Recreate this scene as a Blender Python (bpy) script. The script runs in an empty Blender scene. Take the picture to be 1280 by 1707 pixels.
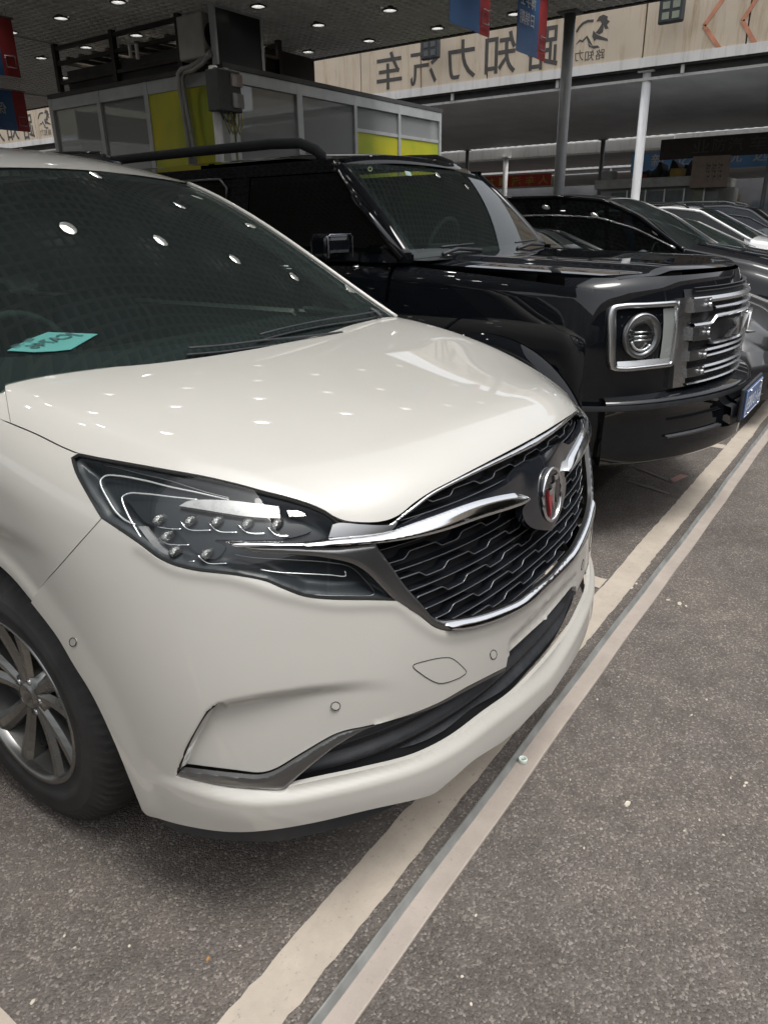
import bpy, bmesh, math, random
import numpy as np
from mathutils import Vector, Matrix
from mathutils.geometry import delaunay_2d_cdt
random.seed(7)
rng = np.random.RandomState(5)
scene = bpy.context.scene

# ------------------------------------------------------------------ camera
F_PX = 1216.0
PCX, PCY = 640.0, 853.5
def _basis():
    a = np.array([1548 - PCX, -(358 - PCY), -F_PX]); a /= np.linalg.norm(a)
    b = np.array([-1230 - PCX, -(407 - PCY), -F_PX]); b -= a * (a @ b); b /= np.linalg.norm(b)
    return np.array([a, b, np.cross(a, b)])
CB = _basis()
CC = np.array([-1.66, -0.66, 1.50])
cam_data = bpy.data.cameras.new('camera')
cam = bpy.data.objects.new('camera', cam_data)
scene.collection.objects.link(cam)
M4 = Matrix([[*CB[0], CC[0]], [*CB[1], CC[1]], [*CB[2], CC[2]], [0, 0, 0, 1]])
cam.matrix_world = M4
cam_data.sensor_fit = 'VERTICAL'
cam_data.sensor_height = 36.0
cam_data.lens = F_PX / 1707.0 * 36.0
cam_data.clip_start = 0.05
cam_data.clip_end = 600
scene.camera = cam

# ------------------------------------------------------------------ world, sun, exposure
world = bpy.data.worlds.new("World"); scene.world = world
world.use_nodes = True
wn = world.node_tree.nodes; wl = world.node_tree.links
bg = wn['Background']
sky = wn.new('ShaderNodeTexSky'); sky.sky_type = 'NISHITA'; sky.sun_disc = False
SUN_EL, SUN_AZ = math.radians(70), math.radians(190)
sky.sun_elevation = SUN_EL; sky.sun_rotation = SUN_AZ
sky.air_density = 1.0; sky.dust_density = 4.0; sky.ozone_density = 1.0
hs = wn.new('ShaderNodeHueSaturation'); hs.inputs['Saturation'].default_value = 0.18
wl.new(sky.outputs[0], hs.inputs['Color']); wl.new(hs.outputs[0], bg.inputs[0])
bg.inputs[1].default_value = 0.15
sd = bpy.data.lights.new('sun', 'SUN'); sd.energy = 1.0; sd.angle = math.radians(22); sd.color = (1.0, 0.96, 0.90)
sun = bpy.data.objects.new('sun', sd); scene.collection.objects.link(sun)
# direction towards the sun (sky texture: rotation measured from +Y clockwise)
sdir = Vector((math.sin(SUN_AZ) * math.cos(SUN_EL), math.cos(SUN_AZ) * math.cos(SUN_EL), math.sin(SUN_EL)))
sun.rotation_euler = sdir.to_track_quat('Z', 'Y').to_euler()
scene.view_settings.view_transform = 'Standard'
scene.view_settings.look = 'None'
scene.view_settings.gamma = 1.0
scene.view_settings.exposure = 0.78
scene.render.engine = 'CYCLES'
scene.cycles.max_bounces = 8
scene.cycles.transparent_max_bounces = 12

# ------------------------------------------------------------------ helpers
def link(o):
    scene.collection.objects.link(o); return o
def tag(o, label=None, cat=None, group=None, kind=None):
    if label: o['label'] = label
    if cat: o['category'] = cat
    if group: o['group'] = group
    if kind: o['kind'] = kind
    return o
def empty(name, loc=(0, 0, 0), rz=0.0, **k):
    o = bpy.data.objects.new(name, None); link(o)
    o.location = loc; o.rotation_euler = (0, 0, rz); o.empty_display_size = 0.2
    return tag(o, **k)
def mesh_obj(name, V, F, m, parent=None, smooth=True, **k):
    me = bpy.data.meshes.new(name)
    me.from_pydata([tuple(map(float, v)) for v in V], [], [tuple(map(int, f)) for f in F])
    me.validate(clean_customdata=False)
    if m: me.materials.append(m)
    if smooth: me.polygons.foreach_set('use_smooth', [True] * len(me.polygons))
    o = bpy.data.objects.new(name, me); link(o)
    if parent is not None: o.parent = parent
    return tag(o, **k)
def bm_obj(name, bm, m, parent=None, smooth=False, **k):
    me = bpy.data.meshes.new(name); bm.to_mesh(me); bm.free()
    if m: me.materials.append(m)
    if smooth: me.polygons.foreach_set('use_smooth', [True] * len(me.polygons))
    o = bpy.data.objects.new(name, me); link(o)
    if parent is not None: o.parent = parent
    return tag(o, **k)
class MB:
    """collects boxes, bars, tubes in one mesh"""
    def __init__(s): s.V = []; s.F = []; s.sm = []
    def add(s, V, F, smooth=False):
        n = len(s.V); s.V += [tuple(map(float, v)) for v in V]
        s.F += [tuple(int(i) + n for i in f) for f in F]; s.sm += [smooth] * len(F); return s
    def box(s, a, b):
        x0, y0, z0 = a; x1, y1, z1 = b
        V = [(x0,y0,z0),(x1,y0,z0),(x1,y1,z0),(x0,y1,z0),(x0,y0,z1),(x1,y0,z1),(x1,y1,z1),(x0,y1,z1)]
        return s.add(V, [(0,3,2,1),(4,5,6,7),(0,1,5,4),(1,2,6,5),(2,3,7,6),(3,0,4,7)])
    def beam(s, p, q, w, h, up=(0, 0, 1)):
        p = np.array(p, float); q = np.array(q, float); d = q - p; d /= np.linalg.norm(d)
        u = np.array(up, float); r = np.cross(d, u); r /= np.linalg.norm(r) + 1e-12; u = np.cross(r, d)
        V = []
        for c in (p, q):
            for a, b in ((-1, -1), (1, -1), (1, 1), (-1, 1)): V.append(c + r * a * w / 2 + u * b * h / 2)
        return s.add(V, [(3,2,1,0),(4,5,6,7),(0,1,5,4),(1,2,6,5),(2,3,7,6),(3,0,4,7)])
    def tube(s, pts, r, n=8, close=False, sy=1.0, up=(0, 0, 1)):
        P = np.array(pts, float); k = len(P); rs = np.broadcast_to(np.array(r, float), (k,))
        T = np.gradient(P, axis=0)
        if close: T = np.roll(P, -1, 0) - np.roll(P, 1, 0)
        T /= np.linalg.norm(T, axis=1)[:, None] + 1e-12
        V = []
        for i in range(k):
            u = np.array(up, float); 
            if abs(T[i] @ u) > .97: u = np.array((0, 1, 0.)) if abs(T[i][1]) < .9 else np.array((1., 0, 0))
            a = np.cross(T[i], u); a /= np.linalg.norm(a) + 1e-12; b = np.cross(a, T[i])
            for j in range(n):
                t = 2 * math.pi * j / n
                V.append(P[i] + rs[i] * (math.cos(t) * a + math.sin(t) * sy * b))
        F = []
        for i in range(k if close else k - 1):
            i2 = (i + 1) % k
            for j in range(n):
                j2 = (j + 1) % n
                F.append((i * n + j, i * n + j2, i2 * n + j2, i2 * n + j))
        if not close: F.append(tuple(range(n - 1, -1, -1))); F.append(tuple((k - 1) * n + j for j in range(n)))
        return s.add(V, F, True)
    def cyl(s, p, q, r, n=16, r2=None):
        return s.tube([p, q], [r, r if r2 is None else r2], n)
    def grid(s, G, smooth=True, flip=False):
        G = np.array(G, float); a, b = G.shape[:2]
        F = []
        for i in range(a - 1):
            for j in range(b - 1):
                f = (i * b + j, i * b + j + 1, (i + 1) * b + j + 1, (i + 1) * b + j)
                F.append(f[::-1] if flip else f)
        return s.add(G.reshape(-1, 3), F, smooth)
    def lathe(s, prof, org, axis='X', n=64, smooth=True):
        """prof: list of (axial, radius)"""
        V = []; org = np.array(org, float)
        for a, r in prof:
            for j in range(n):
                t = 2 * math.pi * j / n
                c, d = r * math.cos(t), r * math.sin(t)
                p = (a, c, d) if axis == 'X' else ((c, a, d) if axis == 'Y' else (c, d, a))
                V.append(org + p)
        F = []
        for i in range(len(prof) - 1):
            for j in range(n):
                j2 = (j + 1) % n
                F.append((i * n + j, i * n + j2, (i + 1) * n + j2, (i + 1) * n + j))
        return s.add(V, F, smooth)
    def prism(s, poly, origin, ux, uy, depth, smooth=False):
        """poly 2D -> extruded along -cross normal by depth"""
        o = np.array(origin, float); ux = np.array(ux, float); uy = np.array(uy, float)
        nrm = np.cross(ux, uy); nrm /= np.linalg.norm(nrm)
        n = len(poly)
        A = [o + ux * p[0] + uy * p[1] for p in poly]; Bk = [a - nrm * depth for a in A]
        F = [tuple(range(n)), tuple(range(2 * n - 1, n - 1, -1))]
        for i in range(n):
            j = (i + 1) % n; F.append((i, i + n, j + n, j))
        return s.add(A + Bk, F, smooth)
    def build(s, name, m, parent=None, bevel=0, seg=2, **k):
        me = bpy.data.meshes.new(name); me.from_pydata(s.V, [], s.F)
        if m: me.materials.append(m)
        me.polygons.foreach_set('use_smooth', s.sm)
        o = bpy.data.objects.new(name, me); link(o)
        if parent is not None: o.parent = parent
        if bevel:
            md = o.modifiers.new('bevel', 'BEVEL'); md.width = bevel; md.segments = seg; md.limit_method = 'ANGLE'; md.angle_limit = math.radians(40)
        return tag(o, **k)

# ------------------------------------------------------------------ materials
def nt(name):
    m = bpy.data.materials.new(name); m.use_nodes = True
    n = m.node_tree.nodes; return m, n, m.node_tree.links, n['Principled BSDF']
def mat(name, col, rough=.5, metal=0., coat=0., spec=.5, var=0., vscale=6., bump=0., bscale=80., emit=0., coat_rough=.03, sheen=0.):
    m, n, l, p = nt(name)
    p.inputs['Base Color'].default_value = (*col, 1); p.inputs['Roughness'].default_value = rough
    p.inputs['Metallic'].default_value = metal; p.inputs['Coat Weight'].default_value = coat
    p.inputs['Coat Roughness'].default_value = coat_rough
    p.inputs['Specular IOR Level'].default_value = spec
    tc = n.new('ShaderNodeTexCoord')
    if var:
        t = n.new('ShaderNodeTexNoise'); t.inputs['Scale'].default_value = vscale; t.inputs['Detail'].default_value = 6
        l.new(tc.outputs['Object'], t.inputs['Vector'])
        mr = n.new('ShaderNodeMapRange'); mr.inputs['To Min'].default_value = 1 - var; mr.inputs['To Max'].default_value = 1 + var
        mr.inputs['From Min'].default_value = .3; mr.inputs['From Max'].default_value = .7
        l.new(t.outputs['Fac'], mr.inputs['Value'])
        mx = n.new('ShaderNodeVectorMath'); mx.operation = 'SCALE'; mx.inputs[0].default_value = col
        l.new(mr.outputs[0], mx.inputs['Scale']); l.new(mx.outputs[0], p.inputs['Base Color'])
        r2 = n.new('ShaderNodeMapRange'); r2.inputs['To Min'].default_value = max(0, rough - .06); r2.inputs['To Max'].default_value = min(1, rough + .08)
        l.new(t.outputs['Fac'], r2.inputs['Value']); l.new(r2.outputs[0], p.inputs['Roughness'])
    if bump:
        t2 = n.new('ShaderNodeTexNoise'); t2.inputs['Scale'].default_value = bscale; t2.inputs['Detail'].default_value = 4
        l.new(tc.outputs['Object'], t2.inputs['Vector'])
        b = n.new('ShaderNodeBump'); b.inputs['Strength'].default_value = bump; b.inputs['Distance'].default_value = .002
        l.new(t2.outputs['Fac'], b.inputs['Height']); l.new(b.outputs[0], p.inputs['Normal'])
    if emit:
        p.inputs['Emission Color'].default_value = (*col, 1); p.inputs['Emission Strength'].default_value = emit
    return m
def paint(name, col, flake=.0, rough=.35, dust=.0, metal=0.):
    m, n, l, p = nt(name)
    p.inputs['Roughness'].default_value = rough; p.inputs['Coat Weight'].default_value = 1.0
    p.inputs['Coat Roughness'].default_value = .02; p.inputs['Metallic'].default_value = metal
    p.inputs['Coat IOR'].default_value = 1.5
    tc = n.new('ShaderNodeTexCoord')
    t = n.new('ShaderNodeTexNoise'); t.inputs['Scale'].default_value = 3.0; t.inputs['Detail'].default_value = 8; t.inputs['Roughness'].default_value = .65
    l.new(tc.outputs['Object'], t.inputs['Vector'])
    mr = n.new('ShaderNodeMapRange'); mr.inputs['From Min'].default_value = .35; mr.inputs['From Max'].default_value = .75
    mr.inputs['To Min'].default_value = 0; mr.inputs['To Max'].default_value = dust
    l.new(t.outputs['Fac'], mr.inputs['Value'])
    mx = n.new('ShaderNodeMix'); mx.data_type = 'RGBA'
    l.new(mr.outputs[0], mx.inputs[0]); mx.inputs[6].default_value = (*col, 1); mx.inputs[7].default_value = (.24, .22, .19, 1)
    l.new(mx.outputs[2], p.inputs['Base Color'])
    r2 = n.new('ShaderNodeMapRange'); r2.inputs['To Min'].default_value = .008; r2.inputs['To Max'].default_value = .012 + dust * .25
    l.new(t.outputs['Fac'], r2.inputs['Value']); l.new(r2.outputs[0], p.inputs['Coat Roughness'])
    if flake:
        v = n.new('ShaderNodeTexVoronoi'); v.inputs['Scale'].default_value = 900
        l.new(tc.outputs['Object'], v.inputs['Vector'])
        b = n.new('ShaderNodeBump'); b.inputs['Strength'].default_value = flake; b.inputs['Distance'].default_value = .0004
        l.new(v.outputs['Distance'], b.inputs['Height']); l.new(b.outputs[0], p.inputs['Normal'])
    return m
def clear_glass(name, tint=(.9, .95, .93), tfac=.0, ior=1.5, dustcol=None):
    """thin pane: fresnel mix of a sharp reflection and a tinted see-through"""
    m = bpy.data.materials.new(name); m.use_nodes = True
    n = m.node_tree.nodes; l = m.node_tree.links; n.clear()
    out = n.new('ShaderNodeOutputMaterial'); tr = n.new('ShaderNodeBsdfTransparent'); gl = n.new('ShaderNodeBsdfGlossy')
    tr.inputs[0].default_value = (*tint, 1); gl.inputs['Roughness'].default_value = .01
    ge = n.new('ShaderNodeNewGeometry'); dt = n.new('ShaderNodeVectorMath'); dt.operation = 'DOT_PRODUCT'; l.new(ge.outputs['Normal'], dt.inputs[0]); l.new(ge.outputs['Incoming'], dt.inputs[1])
    ab = n.new('ShaderNodeMath'); ab.operation = 'ABSOLUTE'; l.new(dt.outputs['Value'], ab.inputs[0])
    iv = n.new('ShaderNodeMath'); iv.operation = 'SUBTRACT'; iv.inputs[0].default_value = 1.; l.new(ab.outputs[0], iv.inputs[1])
    pw = n.new('ShaderNodeMath'); pw.operation = 'POWER'; l.new(iv.outputs[0], pw.inputs[0]); pw.inputs[1].default_value = 5.
    mr = n.new('ShaderNodeMapRange'); mr.inputs['To Min'].default_value = .045 + tfac; mr.inputs['To Max'].default_value = 1
    l.new(pw.outputs[0], mr.inputs['Value'])
    mx = n.new('ShaderNodeMixShader'); l.new(mr.outputs[0], mx.inputs[0]); l.new(tr.outputs[0], mx.inputs[1]); l.new(gl.outputs[0], mx.inputs[2])
    last = mx
    if dustcol:
        df = n.new('ShaderNodeBsdfDiffuse'); df.inputs[0].default_value = (*dustcol[0], 1)
        m2 = n.new('ShaderNodeMixShader'); m2.inputs[0].default_value = dustcol[1]
        l.new(mx.outputs[0], m2.inputs[1]); l.new(df.outputs[0], m2.inputs[2]); last = m2
    l.new(last.outputs[0], out.inputs[0])
    return m
WHITE = paint('pearl_white_paint', (.47, .46, .425), flake=.12, rough=.42, dust=.10)
BLACKP = paint('black_paint', (.003, .004, .006), rough=.6, dust=.008)
BLACKP.node_tree.nodes['Principled BSDF'].inputs['Specular IOR Level'].default_value = .03
CHROME = mat('chrome', (.78, .79, .80), .09, 1.0, var=.04)
SATIN = mat('satin_chrome', (.27, .275, .28), .30, 1.0, var=.05)
SILVER = mat('silver_trim', (.56, .57, .58), .27, 1.0, var=.02)
GBLACK = mat('gloss_black', (.012, .014, .018), .12, coat=1., var=.1)
MBLACK = mat('matte_black_plastic', (.022, .024, .028), .5, var=.25, vscale=25, bump=.25, bscale=500)
DARKVOID = mat('dark_inner', (.01, .011, .013), .8, var=.2)
RUBBER = mat('tyre_rubber', (.022, .022, .022), .72, var=.35, vscale=14, bump=.4, bscale=240)
RIMM = mat('alloy', (.24, .24, .23), .26, .95, var=.1)
HLBLACK = mat('headlight_bezel', (.020, .024, .028), .34, coat=.1, var=.15)
HLBLACK.node_tree.nodes['Principled BSDF'].inputs['Specular IOR Level'].default_value = .3
CRYSTAL = mat('crystal_lens', (.30, .30, .29), .10, .9, var=.3, vscale=90, bump=.6, bscale=400)
GLASSC = clear_glass('clear_cover', (.95, .97, .97), -.008, 1.45)
WSGLASS = clear_glass('windscreen_glass', (.36, .45, .42), .02, 1.52, ((.10, .135, .13), .08))
DKGLASS = clear_glass('tinted_glass', (.14, .16, .16), .01, 1.52, ((.05, .06, .06), .05))
SEAM = mat('seam_black', (.008, .008, .008), .9, var=.1)
# ------------------------------------------------------------------ surfaces cast from traced outlines
def px_dirs(Q):
    Q = np.asarray(Q, float)
    v = np.stack([Q[:, 0] - PCX, -(Q[:, 1] - PCY), np.full(len(Q), -F_PX)], 1)
    d = v @ CB.T
    return d / np.linalg.norm(d, axis=1)[:, None]
def to_px(P):
    c = (np.asarray(P, float) - CC) @ CB
    return np.stack([PCX + F_PX * c[:, 0] / -c[:, 2], PCY - F_PX * c[:, 1] / -c[:, 2]], 1)
def rays(Q, mode):
    Q = np.asarray(Q, float); n = len(Q)
    if mode == 'px': return np.broadcast_to(CC, (n, 3)), px_dirs(Q)
    if mode == 'side': return np.stack([np.full(n, -2.2), Q[:, 0], Q[:, 1]], 1), np.broadcast_to([1., 0, 0], (n, 3))
    if mode == 'front': return np.stack([Q[:, 0], np.full(n, -1.2), Q[:, 1]], 1), np.broadcast_to([0, 1., 0], (n, 3))
    if mode == 'top': return np.stack([Q[:, 0], Q[:, 1], np.full(n, 3.0)], 1), np.broadcast_to([0, 0, -1.], (n, 3))
def cast(f, Q, mode='px', t0=.25, t1=7.0, steps=180, off=(0, 0, 0)):
    O, D = rays(Q, mode); O = O - np.array(off)
    n = len(Q); lo = np.full(n, t0); hi = np.full(n, t1); hit = np.zeros(n, bool)
    ts = np.linspace(t0, t1, steps); prev = ts[0]
    for t in ts[1:]:
        v = f(O + D * t)
        new = (~hit) & (v < 0)
        lo[new] = prev; hi[new] = t; hit |= new; prev = t
        if hit.all(): break
    for _ in range(26):
        m = (lo + hi) / 2; v = f(O + D * m[:, None]); ins = v < 0
        hi = np.where(ins, m, hi); lo = np.where(ins, lo, m)
    P = O + D * hi[:, None]
    return P, hit
def grad(f, P, e=2e-3):
    g = np.stack([f(P + e * np.eye(3)[i]) - f(P - e * np.eye(3)[i]) for i in range(3)], 1)
    return g / (np.linalg.norm(g, axis=1)[:, None] + 1e-12)
def crom(pts, step):
    """Catmull-Rom through points, broken at points flagged 'c'"""
    P = [np.array(p[:2], float) for p in pts]; C = [len(p) > 2 for p in pts]; out = []
    n = len(P)
    for i in range(n - 1):
        p1, p2 = P[i], P[i + 1]
        p0 = P[i - 1] if i > 0 and not C[i] else p1 * 2 - p2
        p3 = P[i + 2] if i + 2 < n and not C[i + 1] else p2 * 2 - p1
        L = np.linalg.norm(p2 - p1)
        if L < 1e-6: continue
        d0 = max(np.linalg.norm(p1 - p0), 1e-3) ** .5; d1 = max(L, 1e-3) ** .5; d2 = max(np.linalg.norm(p3 - p2), 1e-3) ** .5
        k = max(1, int(round(L / step)))
        m1 = (p2 - p1 + d1 * ((p1 - p0) / d0 - (p2 - p0) / (d0 + d1)))
        m2 = (p2 - p1 + d1 * ((p3 - p2) / d2 - (p3 - p1) / (d1 + d2)))
        for j in range(k):
            t = j / k
            out.append((2*t**3-3*t**2+1)*p1 + (t**3-2*t**2+t)*m1 + (-2*t**3+3*t**2)*p2 + (t**3-t**2)*m2)
    out.append(P[-1]); return np.array(out)
def inside(Q, poly):
    x, y = Q[:, 0][:, None], Q[:, 1][:, None]
    x1, y1 = poly[:, 0], poly[:, 1]; x2, y2 = np.roll(x1, -1), np.roll(y1, -1)
    with np.errstate(divide='ignore', invalid='ignore'):
        c = ((y1 > y) != (y2 > y)) & (x < (x2 - x1) * (y - y1) / (y2 - y1) + x1)
    return (c.sum(1) % 2) == 1
def seg_dist(Q, poly, close=True):
    A = poly if close else poly[:-1]; Bp = np.roll(poly, -1, 0) if close else poly[1:]
    best = np.full(len(Q), 1e9)
    for i in range(0, len(A), 64):
        a = A[i:i + 64]; d = Bp[i:i + 64] - a
        w = Q[:, None] - a[None]; t = np.clip((w * d).sum(2) / ((d * d).sum(1) + 1e-12), 0, 1)
        best = np.minimum(best, np.linalg.norm(w - t[..., None] * d, axis=2).min(1))
    return best
def sstep(x): x = np.clip(x, 0, 1); return x * x * (3 - 2 * x)
def smax(a, b, k): h = np.maximum(k - np.abs(a - b), 0) / k; return np.maximum(a, b) + h * h * k / 4
def smin(a, b, k): return -smax(-a, -b, k)
def area(p): return .5 * np.sum(p[:, 0] * np.roll(p[:, 1], -1) - np.roll(p[:, 0], -1) * p[:, 1])

class Surf:
    """an implicit body with a mirror plane x = xc; centreline lookup in pixel space"""
    def __init__(s, f, xc=0.0, ctop=None):
        s.f = f; s.xc = xc; s.cl = ctop
    def cl_x(s, y): return np.interp(y, s.cl[:, 1], s.cl[:, 0])
def make_centre(f, xc, y0, y1, z0, z1, yend):
    zz = np.linspace(z0, z1, 160)
    A, h = cast(f, np.stack([np.full(160, xc), zz], 1), 'front')
    yy = np.linspace(y0, yend, 160)
    Bq, h2 = cast(f, np.stack([np.full(160, xc), yy], 1), 'top', t0=.2, t1=3.2)
    P = np.concatenate([A[h], Bq[h2]]); q = to_px(P); o = np.argsort(q[:, 1]); return q[o]

def panel(name, outline, S, m, parent=None, mode='px', step=5., gap=0.8, rim=.012, mirror=True, off=0., disp=None,
          dome=None, far=False, bstep=None, hitoff=(0, 0, 0), smooth=True, separate=False, keep=None, **k):
    """outline: points; ('C', y) = on the centreline. Returns list of objects."""
    bstep = bstep or step * .7
    # expand
    pts = []; cflag = []
    runs = []; cur = []; isC = []
    for p in outline:
        if p[0] == 'C': pts.append((float(S.cl_x(p[1])), p[1], 'c')); isC.append(True)
        else: pts.append(p); isC.append(False)
    n = len(pts); poly = []; cm = []
    # start at a centre point or corner if there is one
    st = 0
    for i in range(n):
        if isC[i] and isC[i - 1]: st = i
    pts = pts[st:] + pts[:st]; isC = isC[st:] + isC[:st]
    closed = pts + [pts[0]]; cC = isC + [isC[0]]
    run = [closed[0]]
    def flush(run):
        if len(run) > 1:
            q = crom(run, bstep)[:-1]
            poly.extend(q); cm.extend([False] * len(q))
    for i in range(n):
        a, b = closed[i], closed[i + 1]
        if cC[i] and cC[i + 1]:
            flush(run); run = [b]
            kk = max(2, int(abs(b[1] - a[1]) / bstep)); ys = np.linspace(a[1], b[1], kk + 1)[:-1]
            for y in ys: poly.append(np.array([S.cl_x(y), y])); cm.append(True)
            if cm: pass
        else: run.append(b)
    if not any(isC) and len(pts[0]) < 3:      # smooth closed loop
        m3 = 3 if n > 3 else 2
        ext = [pts[(i) % n] for i in range(-m3, n + m3 + 1)]
        full = []
        for i in range(n):
            seg = [ext[i + m3 - 1], ext[i + m3], ext[i + m3 + 1], ext[i + m3 + 2]]
            q = crom_seg(seg, bstep); full.extend(q)
        poly = full; cm = [False] * len(full)
    else: flush(run)
    poly = np.array(poly); cm = np.array(cm, bool)
    # end point of a centre run is centre too
    cmx = cm.copy()
    for i in range(len(cm)):
        if cm[i - 1] and not cm[i]: cmx[i] = True
    cm2 = cmx
    if gap and mode == 'px' or gap and mode != 'px':
        sgn = 1 if area(poly) > 0 else -1
        T = np.roll(poly, -1, 0) - np.roll(poly, 1, 0); T /= np.linalg.norm(T, axis=1)[:, None] + 1e-9
        N = np.stack([-T[:, 1], T[:, 0]], 1) * sgn
        g = gap if mode == 'px' else gap * .001
        poly = poly + N * g * (~cm2)[:, None]
    if len(cm2) and cm2.any() and mode == 'px':
        poly[cm2, 0] = S.cl_x(poly[cm2, 1])
    # interior points
    x0, y0 = poly.min(0); x1, y1 = poly.max(0)
    gy = np.arange(y0 + step * .5, y1, step * .87); G = []
    for i, y in enumerate(gy):
        xs = np.arange(x0 + (i % 2) * step / 2, x1, step); G.append(np.stack([xs, np.full(len(xs), y)], 1))
    G = np.concatenate(G) if G else np.zeros((0, 2))
    G = G[inside(G, poly)]
    if len(G): G = G[seg_dist(G, poly) > step * .45]
    allp = np.concatenate([poly, G]); nb = len(poly)
    sc = 1.0 if mode == 'px' else 300.
    r = delaunay_2d_cdt([Vector(p * sc) for p in allp], [(i, (i + 1) % nb) for i in range(nb)], [], 0, 1e-4)
    V2 = np.array([tuple(v) for v in r[0]]) / sc; T = np.array([f for f in r[2] if len(f) == 3])
    orig = r[3]
    cen = V2[T].mean(1); T = T[inside(cen, poly)]
    # map back: boundary index of output verts
    oidx = np.full(len(V2), -1)
    for i, o in enumerate(orig):
        for q in o:
            if q < nb: oidx[i] = q
    P, hit = cast(S.f, V2, mode, off=hitoff)
    if not hit.all():
        bad = ~hit; ok = hit[T].all(1); T = T[ok]
    N = grad(S.f, P)
    dd = np.full(len(P), -off)
    dE = None
    if dome:
        bd = ~cm2
        # distance to non-centre boundary
        segs = [(poly[i], poly[(i + 1) % nb]) for i in range(nb) if not (cm2[i] and cm2[(i + 1) % nb])]
        A = np.array([s[0] for s in segs]); Bq = np.array([s[1] for s in segs])
        best = np.full(len(V2), 1e9)
        for i in range(0, len(A), 64):
            a = A[i:i + 64]; d = Bq[i:i + 64] - a; w = V2[:, None] - a[None]
            t = np.clip((w * d).sum(2) / ((d * d).sum(1) + 1e-12), 0, 1)
            best = np.minimum(best, np.linalg.norm(w - t[..., None] * d, axis=2).min(1))
        u = np.clip(best / dome[1], 0, 1); dd = dd - dome[0] * np.sqrt(np.maximum(0, 1 - (1 - u) ** 2))
    if disp is not None:
        qpx = V2 if mode == 'px' else to_px(P)
        dd = dd + disp(qpx, P)
    P2 = P - N * dd[:, None]
    isc = np.zeros(len(P2), bool)
    for i in range(len(P2)):
        if oidx[i] >= 0 and cm2[oidx[i]]: isc[i] = True
    P2[isc, 0] = S.xc
    # orient towards outside
    fn = np.cross(P2[T[:, 1]] - P2[T[:, 0]], P2[T[:, 2]] - P2[T[:, 0]])
    flip = (fn * N[T].mean(1)).sum(1) < 0
    T[flip] = T[flip][:, ::-1]
    V = P2; Fs = [tuple(t) for t in T]
    RV = []; RF = []
    if rim:
        # boundary edges from triangles
        from collections import defaultdict
        ec = defaultdict(list)
        for t in T:
            for a, b in ((t[0], t[1]), (t[1], t[2]), (t[2], t[0])): ec[(min(a, b), max(a, b))].append((a, b))
        top = {}; 
        for e, l in ec.items():
            if len(l) == 1:
                a, b = l[0]
                if isc[a] and isc[b]: continue
                ids = []
                for v in (a, b):
                    if v not in top:
                        top[v] = len(RV); RV.append(P2[v]); RV.append(P2[v] - N[v] * rim - (0 if not isc[v] else 0))
                    ids.append(top[v])
                RF.append((ids[1], ids[0], ids[0] + 1, ids[1] + 1))
    RV = np.array(RV).reshape(-1, 3)
    nV = len(V)
    allV = np.concatenate([V, RV]); allF = Fs + [tuple(i + nV for i in f) for f in RF]
    used = np.zeros(len(allV), bool)
    for f in allF:
        for i in f: used[i] = True
    mp = np.cumsum(used) - 1
    allF = [tuple(mp[i] for i in f) for f in allF]; cen_used = np.concatenate([isc, np.zeros(len(RV), bool)])[used]; allV = allV[used]
    objs = []
    if mirror and not separate:
        MV = allV.copy(); MV[:, 0] = 2 * S.xc - MV[:, 0]; n0 = len(allV)
        idx = np.where(cen_used, np.arange(n0), np.arange(n0) + n0)
        F2 = [tuple(idx[i] for i in f[::-1]) for f in allF]
        VV = np.concatenate([allV, MV])
        o = mesh_clean(name, VV, allF + F2, m, parent, smooth, **k); objs.append(o)
    else:
        objs.append(mesh_clean(name, allV, allF, m, parent, smooth, **k))
        if mirror:
            MV = allV.copy(); MV[:, 0] = 2 * S.xc - MV[:, 0]
            objs.append(mesh_clean(name, MV, [f[::-1] for f in allF], m, parent, smooth, **k))
    return objs
def crom_seg(seg, step):
    P = [np.array(p[:2], float) for p in seg]
    C = [len(p) > 2 for p in seg]
    p0, p1, p2, p3 = P
    if C[1]: p0 = p1 * 2 - p2
    if C[2]: p3 = p2 * 2 - p1
    L = np.linalg.norm(p2 - p1); d0 = max(np.linalg.norm(p1 - p0), 1e-3) ** .5; d1 = L ** .5; d2 = max(np.linalg.norm(p3 - p2), 1e-3) ** .5
    m1 = (p2 - p1 + d1 * ((p1 - p0) / d0 - (p2 - p0) / (d0 + d1))); m2 = (p2 - p1 + d1 * ((p3 - p2) / d2 - (p3 - p1) / (d1 + d2)))
    k = max(1, int(round(L / step))); out = []
    for j in range(k):
        t = j / k
        out.append((2*t**3-3*t**2+1)*p1 + (t**3-2*t**2+t)*m1 + (-2*t**3+3*t**2)*p2 + (t**3-t**2)*m2)
    return out
def mesh_clean(name, V, F, m, parent, smooth=True, **k):
    used = np.zeros(len(V), bool)
    for f in F:
        for i in f: used[i] = True
    mp = np.cumsum(used) - 1
    return mesh_obj(name, V[used], [tuple(mp[i] for i in f) for f in F], m, parent, smooth, **k)
def pline(pts, S, mode='px', off=.001, step=6, smooth=True):
    q = crom(pts, step) if smooth else np.array([p[:2] for p in pts], float)
    P, h = cast(S.f, q, mode); N = grad(S.f, P); P = P + N * off
    return P[h]
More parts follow.
